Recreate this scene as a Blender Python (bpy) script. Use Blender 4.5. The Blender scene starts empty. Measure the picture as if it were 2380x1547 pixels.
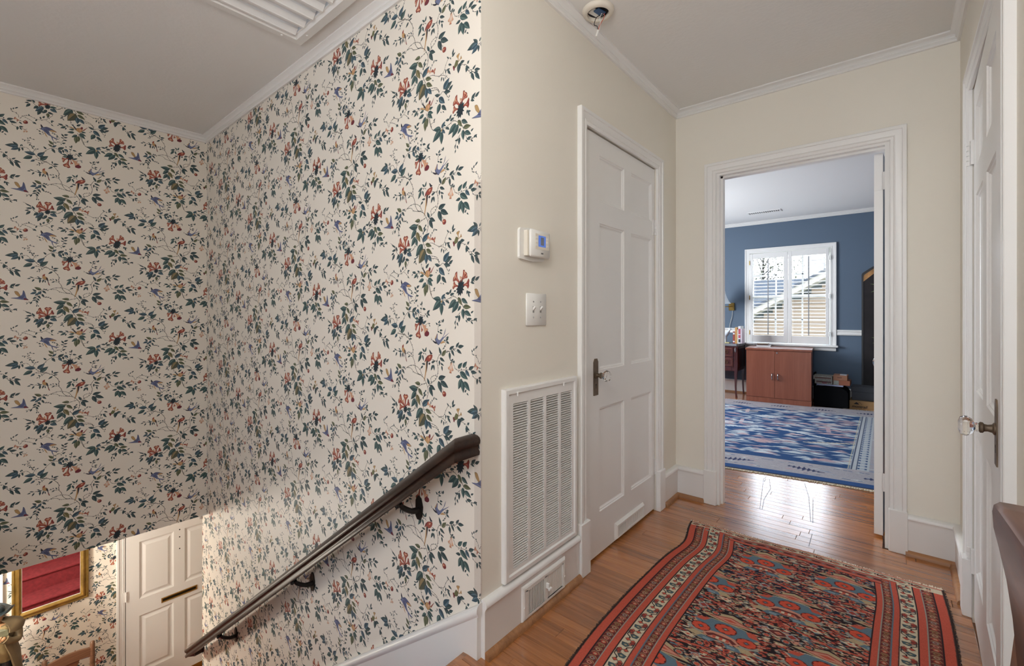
import bpy, bmesh, math, random
import numpy as np
from mathutils import Matrix, Vector
SC=bpy.context.scene; COL=SC.collection; PI=math.pi
PHI=math.atan2(880,1050)
# ------------------------------------------------------------------ camera
cam=bpy.data.cameras.new('camera'); cam.sensor_width=36; cam.lens=36*1050/2380; cam.clip_start=.02; cam.clip_end=200
cam.shift_y=-(773.5-730)/2380
CAM=bpy.data.objects.new('camera',cam); COL.objects.link(CAM); CAM.location=(0,0,1.15); CAM.rotation_euler=(PI/2,0,PHI); SC.camera=CAM
SC.view_settings.view_transform='Standard'; SC.view_settings.look='None'; SC.view_settings.gamma=1; SC.view_settings.use_curve_mapping=False
SC.view_settings.exposure=0.2
SC.cycles.use_denoising=True; SC.cycles.max_bounces=10; SC.cycles.diffuse_bounces=6; SC.cycles.glossy_bounces=5; SC.cycles.transmission_bounces=8; SC.cycles.transparent_max_bounces=12
SC.cycles.caustics_reflective=False; SC.cycles.caustics_refractive=False; SC.cycles.sample_clamp_indirect=6
# ------------------------------------------------------------------ world (bright overcast sky)
def nd(nt,t,x=0,**kw):
    n=nt.nodes.new(t)
    for k,v in kw.items():
        if k.startswith('i_'): n.inputs[k[2:].replace('_',' ')].default_value=v
        else: setattr(n,k,v)
    return n
W=bpy.data.worlds.new('sky'); SC.world=W; W.use_nodes=True; nt=W.node_tree; nt.nodes.clear()
tc=nd(nt,'ShaderNodeTexCoord'); sp=nd(nt,'ShaderNodeSeparateXYZ'); nt.links.new(tc.outputs['Generated'],sp.inputs[0])
cr=nd(nt,'ShaderNodeValToRGB'); cr.color_ramp.elements[0].position=0; cr.color_ramp.elements[0].color=(.86,.93,1,1); cr.color_ramp.elements[1].position=.8; cr.color_ramp.elements[1].color=(.62,.78,1,1)
nt.links.new(sp.outputs[2],cr.inputs[0]); bg=nd(nt,'ShaderNodeBackground'); bg.inputs[1].default_value=8.0; nt.links.new(cr.outputs[0],bg.inputs[0])
ow=nd(nt,'ShaderNodeOutputWorld'); nt.links.new(bg.outputs[0],ow.inputs[0])
# ------------------------------------------------------------------ lights
def area(name,loc,d,sx,sy,power,col):
    l=bpy.data.lights.new(name,'AREA'); l.shape='RECTANGLE'; l.size=sx; l.size_y=sy; l.energy=power; l.color=col
    o=bpy.data.objects.new(name,l); COL.objects.link(o); o.location=loc; o.rotation_euler=Vector(d).to_track_quat('-Z','Z').to_euler(); return o
def point(name,loc,power,col,r=.1):
    l=bpy.data.lights.new(name,'POINT'); l.energy=power; l.color=col; l.shadow_soft_size=r
    o=bpy.data.objects.new(name,l); COL.objects.link(o); o.location=loc; return o
point('hall_ceiling_bulb',(-.34,.13,1.95),23,(1.0,.98,.955),.15)
point('foyer_bulb',(-5.0,-.45,-.75),92,(1.0,.92,.80),.12)
area('study_side_window_daylight',(-3.78,5.1,1.5),(1,0,0),1.5,1.4,105,(.95,.97,1.0))
area('study_window_skylight',(-1.09,8.7,3.6),(0,-1,-1.35),2.2,1.4,20,(.93,.96,1.0))
# ------------------------------------------------------------------ helpers
def h(s,a=1):
    c=[int(s[i:i+2],16)/255 for i in (0,2,4)]
    return tuple([x/12.92 if x<=.04045 else ((x+.055)/1.055)**2.4 for x in c]+[a])
def principled(name):
    m=bpy.data.materials.new(name); m.use_nodes=True; nt=m.node_tree; return m,nt,nt.nodes['Principled BSDF']
def mat(name,col,rough=.5,metal=0,bump=0,bscale=60,var=0,vscale=4,spec=.5,coat=0,stretch=None,dist=.002):
    m,nt,b=principled(name); c=h(col) if isinstance(col,str) else col
    b.inputs['Base Color'].default_value=c; b.inputs['Roughness'].default_value=rough; b.inputs['Metallic'].default_value=metal
    b.inputs['Specular IOR Level'].default_value=spec; b.inputs['Coat Weight'].default_value=coat
    if bump or var:
        t=nd(nt,'ShaderNodeTexCoord'); src=t.outputs['Object']
        if stretch:
            mp=nd(nt,'ShaderNodeMapping'); mp.inputs['Scale'].default_value=stretch; nt.links.new(src,mp.inputs[0]); src=mp.outputs[0]
    if bump:
        n=nd(nt,'ShaderNodeTexNoise'); n.inputs['Scale'].default_value=bscale; n.inputs['Detail'].default_value=4; nt.links.new(src,n.inputs['Vector'])
        bp=nd(nt,'ShaderNodeBump'); bp.inputs['Strength'].default_value=bump; bp.inputs['Distance'].default_value=dist; nt.links.new(n.outputs[0],bp.inputs['Height']); nt.links.new(bp.outputs[0],b.inputs['Normal'])
    if var:
        n=nd(nt,'ShaderNodeTexNoise'); n.inputs['Scale'].default_value=vscale; n.inputs['Detail'].default_value=5; nt.links.new(src,n.inputs['Vector'])
        r=nd(nt,'ShaderNodeValToRGB'); r.color_ramp.elements[0].position=.3; r.color_ramp.elements[1].position=.7
        r.color_ramp.elements[0].color=tuple(x*(1-var) for x in c[:3])+(1,); r.color_ramp.elements[1].color=tuple(min(1,x*(1+var)) for x in c[:3])+(1,)
        nt.links.new(n.outputs[0],r.inputs[0]); nt.links.new(r.outputs[0],b.inputs['Base Color'])
    return m
def wood(name,c1,c2,rough=.35,axis=0,scale=1.0,rnd=True,coat=0,grain=1.0,stain=0):
    """grained wood, fibres along the given axis of the object"""
    m,nt,b=principled(name); L=nt.links.new
    t=nd(nt,'ShaderNodeTexCoord'); oi=nd(nt,'ShaderNodeObjectInfo'); geo=nd(nt,'ShaderNodeNewGeometry')
    add=nd(nt,'ShaderNodeMath',operation='ADD'); L(oi.outputs['Random'],add.inputs[0]); L(geo.outputs['Random Per Island'],add.inputs[1])
    k=nd(nt,'ShaderNodeMath',operation='MULTIPLY'); L(add.outputs[0],k.inputs[0]); k.inputs[1].default_value=37.0 if rnd else 0
    cb=nd(nt,'ShaderNodeCombineXYZ'); L(k.outputs[0],cb.inputs[0]); L(k.outputs[0],cb.inputs[1]); L(k.outputs[0],cb.inputs[2])
    va=nd(nt,'ShaderNodeVectorMath',operation='ADD'); L(t.outputs['Object'],va.inputs[0]); L(cb.outputs[0],va.inputs[1])
    s=[26*scale]*3; s[axis]=1.6*scale
    mp=nd(nt,'ShaderNodeMapping'); mp.inputs['Scale'].default_value=s; L(va.outputs[0],mp.inputs[0])
    n1=nd(nt,'ShaderNodeTexNoise'); n1.inputs['Scale'].default_value=1.0; n1.inputs['Detail'].default_value=6; n1.inputs['Roughness'].default_value=.62; n1.inputs['Distortion'].default_value=.8; L(mp.outputs[0],n1.inputs['Vector'])
    s2=[150*scale]*3; s2[axis]=4*scale
    mp2=nd(nt,'ShaderNodeMapping'); mp2.inputs['Scale'].default_value=s2; L(va.outputs[0],mp2.inputs[0])
    n2=nd(nt,'ShaderNodeTexNoise'); n2.inputs['Scale'].default_value=1.0; n2.inputs['Detail'].default_value=3; L(mp2.outputs[0],n2.inputs['Vector'])
    mx=nd(nt,'ShaderNodeMath',operation='MULTIPLY_ADD'); L(n2.outputs[0],mx.inputs[0]); mx.inputs[1].default_value=.38*grain; L(n1.outputs[0],mx.inputs[2])
    r=nd(nt,'ShaderNodeValToRGB'); r.color_ramp.elements[0].position=.42; r.color_ramp.elements[0].color=h(c1); r.color_ramp.elements[1].position=.86; r.color_ramp.elements[1].color=h(c2); L(mx.outputs[0],r.inputs[0])
    hs=nd(nt,'ShaderNodeHueSaturation'); fr=nd(nt,'ShaderNodeMath',operation='FRACT'); 
    f2=nd(nt,'ShaderNodeMath',operation='MULTIPLY'); L(add.outputs[0],f2.inputs[0]); f2.inputs[1].default_value=7.31; L(f2.outputs[0],fr.inputs[0])
    mr=nd(nt,'ShaderNodeMapRange'); mr.inputs['To Min'].default_value=.80 if rnd else 1; mr.inputs['To Max'].default_value=1.2 if rnd else 1; L(fr.outputs[0],mr.inputs['Value']); L(mr.outputs[0],hs.inputs['Value']); L(r.outputs[0],hs.inputs['Color']); L(hs.outputs[0],b.inputs['Base Color'])
    b.inputs['Roughness'].default_value=rough; b.inputs['Coat Weight'].default_value=coat; b.inputs['Coat Roughness'].default_value=.2
    bp=nd(nt,'ShaderNodeBump'); bp.inputs['Strength'].default_value=.12; bp.inputs['Distance'].default_value=.001; L(mx.outputs[0],bp.inputs['Height']); L(bp.outputs[0],b.inputs['Normal'])
    return m
def image(name,arr):
    H_,W_=arr.shape[:2]; im=bpy.data.images.new(name,W_,H_,alpha=False); a=np.ones((H_,W_,4),np.float32); a[...,:3]=arr[::-1]; im.pixels.foreach_set(a.ravel()); im.update(); im.pack(); return im
class MB:
    def __init__(s): s.v=[]; s.f=[]; s.mi=[]; s.M=None; s.cur=0
    def add(s,v,f):
        b=len(s.v)
        for p in v: s.v.append(tuple(s.M@Vector(p)) if s.M else tuple(p))
        for q in f: s.f.append(tuple(b+i for i in q)); s.mi.append(s.cur)
        return s
    def box(s,x0,x1,y0,y1,z0,z1,c=0):
        if x0>x1:x0,x1=x1,x0
        if y0>y1:y0,y1=y1,y0
        if z0>z1:z0,z1=z1,z0
        if not c:
            return s.add([(x0,y0,z0),(x1,y0,z0),(x1,y1,z0),(x0,y1,z0),(x0,y0,z1),(x1,y0,z1),(x1,y1,z1),(x0,y1,z1)],[(0,3,2,1),(4,5,6,7),(0,1,5,4),(1,2,6,5),(2,3,7,6),(3,0,4,7)])
        c=min(c,(x1-x0)*.45,(y1-y0)*.45,(z1-z0)*.45); V=[];X=(x0,x1);Y=(y0,y1);Z=(z0,z1); I={}
        for a in (0,1):
            for b in (0,1):
                for d in (0,1):
                    sx=1-2*a;sy=1-2*b;sz=1-2*d
                    for k,p in enumerate(((X[a],Y[b]+sy*c,Z[d]+sz*c),(X[a]+sx*c,Y[b],Z[d]+sz*c),(X[a]+sx*c,Y[b]+sy*c,Z[d]))): I[a,b,d,k]=len(V);V.append(p)
        F=[]
        for a in (0,1):
            o=lambda q:q if a else q[::-1]
            F.append(o([I[a,0,0,0],I[a,1,0,0],I[a,1,1,0],I[a,0,1,0]])); F.append(o([I[0,a,0,1],I[0,a,1,1],I[1,a,1,1],I[1,a,0,1]])); F.append(o([I[0,0,a,2],I[1,0,a,2],I[1,1,a,2],I[0,1,a,2]]))
        for b in (0,1):
            for d in (0,1):
                o=lambda q:q if (b+d)%2 else q[::-1]
                F.append(o([I[0,b,d,1],I[0,b,d,2],I[1,b,d,2],I[1,b,d,1]])); F.append(o([I[b,0,d,2],I[b,0,d,0],I[b,1,d,0],I[b,1,d,2]])); F.append(o([I[b,d,0,0],I[b,d,0,1],I[b,d,1,1],I[b,d,1,0]]))
                for a in (0,1):
                    q=[I[a,b,d,0],I[a,b,d,1],I[a,b,d,2]]; F.append(q if (a+b+d)%2 else q[::-1])
        return s.add(V,F)
    def loft(s,rings,cap=True,closed=False):
        n=len(rings[0]); V=[p for r in rings for p in r]; F=[]; m=len(rings)
        for i in range(m if closed else m-1):
            for j in range(n):
                a=i*n+j;b=i*n+(j+1)%n;c=((i+1)%m)*n+(j+1)%n;d=((i+1)%m)*n+j; F.append((a,b,c,d))
        if cap and not closed: F.append(tuple(range(n))[::-1]); F.append(tuple((m-1)*n+j for j in range(n)))
        return s.add(V,F)
    def tube(s,path,r,n=10,cap=True,squash=1.0):
        P=[Vector(p) for p in path]; R=r if isinstance(r,(list,tuple)) else [r]*len(P); rings=[]; up=None
        for i,p in enumerate(P):
            t=(P[min(i+1,len(P)-1)]-P[max(i-1,0)]).normalized()
            if up is None: up=Vector((0,0,1)) if abs(t.z)<.9 else Vector((1,0,0))
            a=t.cross(up).normalized(); b=a.cross(t).normalized(); up=b
            rings.append([tuple(p+(a*math.cos(2*PI*k/n)+b*math.sin(2*PI*k/n)*squash)*R[i]) for k in range(n)])
        return s.loft(rings,cap)
    def lathe(s,prof,c=(0,0,0),n=24,ax=(0,0,1),cap=True):
        q=Vector((0,0,1)).rotation_difference(Vector(ax)); c=Vector(c)
        return s.loft([[tuple(c+q@Vector((r*math.cos(2*PI*k/n),r*math.sin(2*PI*k/n),z))) for k in range(n)] for r,z in prof],cap)
    def prism(s,poly,d0,d1,plane='xz'):
        f={'xz':lambda a,b,d:(a,d,b),'yz':lambda a,b,d:(d,a,b),'xy':lambda a,b,d:(a,b,d)}[plane]; n=len(poly)
        return s.add([f(a,b,d0) for a,b in poly]+[f(a,b,d1) for a,b in poly],[tuple(range(n))[::-1],tuple(range(n,2*n))]+[(i,(i+1)%n,n+(i+1)%n,n+i) for i in range(n)])
    def sweep(s,prof,path,closed=False,M=None):
        """mitred sweep in a plane: profile (offset to the left, height)"""
        P=[Vector(p).to_2d() if len(p)>2 else Vector(p) for p in path]; n=len(P); rings=[]
        for i in range(n):
            d0=(P[i]-P[i-1]).normalized() if (i or closed) else None; d1=(P[(i+1)%n]-P[i]).normalized() if (i<n-1 or closed) else None
            d0=d0 or d1; d1=d1 or d0; n0=Vector((-d0.y,d0.x)); n1=Vector((-d1.y,d1.x)); m=(n0+n1); m=m/(m.length_squared/2) if m.length>1e-6 else n0
            ring=[]
            for a,b in prof:
                q=Vector((P[i].x+m.x*a,P[i].y+m.y*a,b)); ring.append(tuple(M@q) if M else tuple(q))
            rings.append(ring)
        return s.loft(rings,True,closed)
    def ell(s,c,r,nu=16,nv=10,rot=None):
        V=[];F=[]; R=rot or Matrix.Identity(3)
        rings=[[tuple(Vector(c)+R@Vector((r[0]*math.sin(PI*(i+.02)/(nv+.04))*math.cos(2*PI*k/nu),r[1]*math.sin(PI*(i+.02)/(nv+.04))*math.sin(2*PI*k/nu),-r[2]*math.cos(PI*(i+.02)/(nv+.04)))))for k in range(nu)] for i in range(nv+1)]
        return s.loft(rings)
ORG={}
def fixn(me):
    bm=bmesh.new(); bm.from_mesh(me); bmesh.ops.recalc_face_normals(bm,faces=bm.faces); bm.to_mesh(me); bm.free()
def obj(name,mb,m=None,parent=None,org=None,smooth=None,label=None,cat=None,group=None,kind=None,fix=True):
    xs=np.array(mb.v); 
    if org is None: org=((xs[:,0].min()+xs[:,0].max())/2,(xs[:,1].min()+xs[:,1].max())/2,xs[:,2].min())
    o_=Vector(org); me=bpy.data.meshes.new(name); me.from_pydata([tuple(Vector(p)-o_) for p in mb.v],[],mb.f)
    ms=m if isinstance(m,(list,tuple)) else [m]
    for k in ms:
        if k: me.materials.append(k)
    if len(ms)>1: me.polygons.foreach_set('material_index',mb.mi)
    if fix: fixn(me)
    if smooth is not None:
        me.shade_smooth(); me.set_sharp_from_angle(angle=math.radians(smooth))
    me.update(); o=bpy.data.objects.new(name,me); COL.objects.link(o); place(o,o_,parent); tag(o,label,cat,group,kind); return o
def place(o,org,parent=None):
    ORG[o.name]=Vector(org)
    if parent: o.parent=parent; o.location=Vector(org)-ORG[parent.name]
    else: o.location=org
def tag(o,label=None,cat=None,group=None,kind=None):
    for k,v in (('label',label),('category',cat),('group',group),('kind',kind)):
        if v: o[k]=v
    return o
def empty(name,loc,label=None,cat=None,group=None,kind=None):
    o=bpy.data.objects.new(name,None); o.empty_display_size=.05; COL.objects.link(o); place(o,loc); return tag(o,label,cat,group,kind)
def copy(o,org,parent=None):
    c=o.copy(); COL.objects.link(c); place(c,org,parent or o.parent); return c
def frame(origin,u,n):
    u=Vector(u).normalized(); n=Vector(n).normalized(); w=n.cross(u); return Matrix((( u.x,w.x,n.x,origin[0]),(u.y,w.y,n.y,origin[1]),(u.z,w.z,n.z,origin[2]),(0,0,0,1)))

# ------------------------------------------------------------------ printed patterns drawn in code (wallpaper, rugs)
WS=[(1.5,[-1980,960,-1560,910,-1400,860,-1230,760,-1080,580,-980,370,-990,100,-890,-90,-820,-340,-680,-530,-490,-600,-320,-690,-180,-860,-100,-1010,-70,-1220,-140,-1450]),(1.3,[-100,-1010,-20,-940,100,-830,300,-730,430,-570,490,-310,430,-40,300,10,160,40]),(1.2,[430,-40,490,140,590,240,760,250,920,350,1090,410]),(1.0,[430,-570,300,-540,160,-600,80,-670,140,-820]),(1.2,[-1490,-440,-1330,-350,-1100,-260,-880,-260,-680,-310,-510,-440,-410,-630]),(1.1,[-1330,-350,-1100,-380,-970,-480,-780,-550,-490,-600]),(1.1,[-1490,-440,-1580,-350,-1710,-460,-1840,-670,-1910,-890,-1930,-1100,-1890,-1220]),(1.0,[-2100,280,-1930,250,-1750,260,-1550,180,-1330,180,-1140,120,-990,70]),(1.2,[-180,-860,-430,-940,-630,-1050,-760,-1240,-800,-1460,-740,-1610]),(1.4,[-570,-1530,-450,-1590,-370,-1760,-260,-1960,-240,-2070]),(1.0,[-240,-1880,100,-1850,340,-1940,570,-2020,800,-1950,920,-1730,1050,-1570,1200,-1570]),(0.9,[570,-2020,820,-2090,1010,-2230]),(1.1,[-100,-2290,140,-2420,380,-2460,510,-2550,560,-2710]),(1.5,[-1180,-2050,-990,-2020,-840,-1850,-800,-1680]),(1.1,[-2330,-1930,-2100,-1940,-1980,-2070,-1840,-2120,-1580,-2050]),(0.8,[470,1100,510,1310,630,1420,760,1510]),(0.8,[470,1100,630,1030]),(0.9,[-180,180,-260,240,-410,260,-570,250]),(0.8,[900,900,920,710,900,590,710,440]),(0.8,[-1550,920,-1730,760,-1890,670]),(0.9,[-1250,750,-1270,880]),(0.8,[-1470,-850,-1620,-780,-1690,-640,-1800,-760]),(0.7,[0,-1730,160,-1510,300,-1370,380,-1380]),(0.8,[710,-960,800,-1080]),(0.9,[-2100,-1940,-2180,-1770,-2330,-1670,-2440,-1610]),(0.8,[-1600,-840,-1470,-850,-1330,-900]),(0.8,[-2050,-1050,-2180,-1170,-2350,-1160]),(0.5,[180,740,100,850]),(1.0,[-1250,1840,-1220,2030,-1200,2150,-1100,2210,-860,2280,-780,2460,-780,2700]),(1.2,[-1740,1360,-1620,1470,-1470,1660,-1310,1780,-1080,1830,-910,1730,-710,1750,-610,1630]),(0.9,[-530,1770,-430,2010,-440,2130]),(0.9,[-560,1700,-280,1670,-120,1790]),(0.8,[-340,1260,-80,1370,40,1290]),(0.6,[-1840,2730,-1720,2650,-1580,2570]),(0.6,[-1310,2720,-1140,2680,-990,2540]),(1.1,[-470,3780,-470,3550,-370,3400,-250,3250]),(0.9,[-990,3290,-710,3290,-500,3270,-280,3220]),(1.2,[-30,2800,100,2440,240,2290,420,2250]),(0.8,[100,2560,310,2620]),(1.3,[-170,3040,-120,2900,-30,2800]),(1.2,[10,2810,40,2670,130,2410]),(1.2,[700,2230,910,2230,1030,2170]),(1.1,[100,3890,420,3810,540,3630,560,3480,750,3570,910,3430,1080,3230]),(1.3,[-2120,1360,-1960,1200,-1820,1060,-1660,960,-1430,920]),(0.9,[-2610,1480,-2420,1550,-2260,1530,-2130,1360]),(0.8,[-2080,1340,-2000,1510,-2160,1810,-2260,1960,-2480,1980]),(0.7,[-2240,1970,-2250,2140]),(0.7,[-2220,2120,-2000,2110]),(0.7,[-2020,1510,-1840,1600]),(1.0,[-3000,780,-2880,670,-2750,590,-2610,510]),(1.2,[920,2220,1090,2290,1310,2350,1500,2280,1770,2060,1870,1830,2020,1540,2220,1490,2450,1580]),(0.9,[1690,1810,1500,1640,1430,1460,1430,1230]),(0.9,[2170,2800,2580,2980]),(1.0,[1310,-10,1430,-210,1600,-240,1940,-200,2190,-210,2320,-420,2520,-480]),(0.8,[2650,-450,2780,-560,2860,-480]),(1.0,[2550,-70,2760,-120]),(0.9,[2550,60,2520,220,2400,320,2270,360,2240,480]),(0.7,[2320,500,2500,640]),(1.0,[2580,30,2730,230,2970,310,3180,220,3390,220,3610,310,3830,530,3910,650]),(0.9,[2710,190,2940,110,3200,-60]),(0.9,[3610,280,3770,180,3960,10]),(0.8,[1140,100,1230,40,1330,-10]),(0.9,[920,370,1110,390,1310,470,1520,550]),(1.0,[1630,-1950,1810,-2050,1960,-2100,2050,-2310,2190,-2480])]
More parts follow.
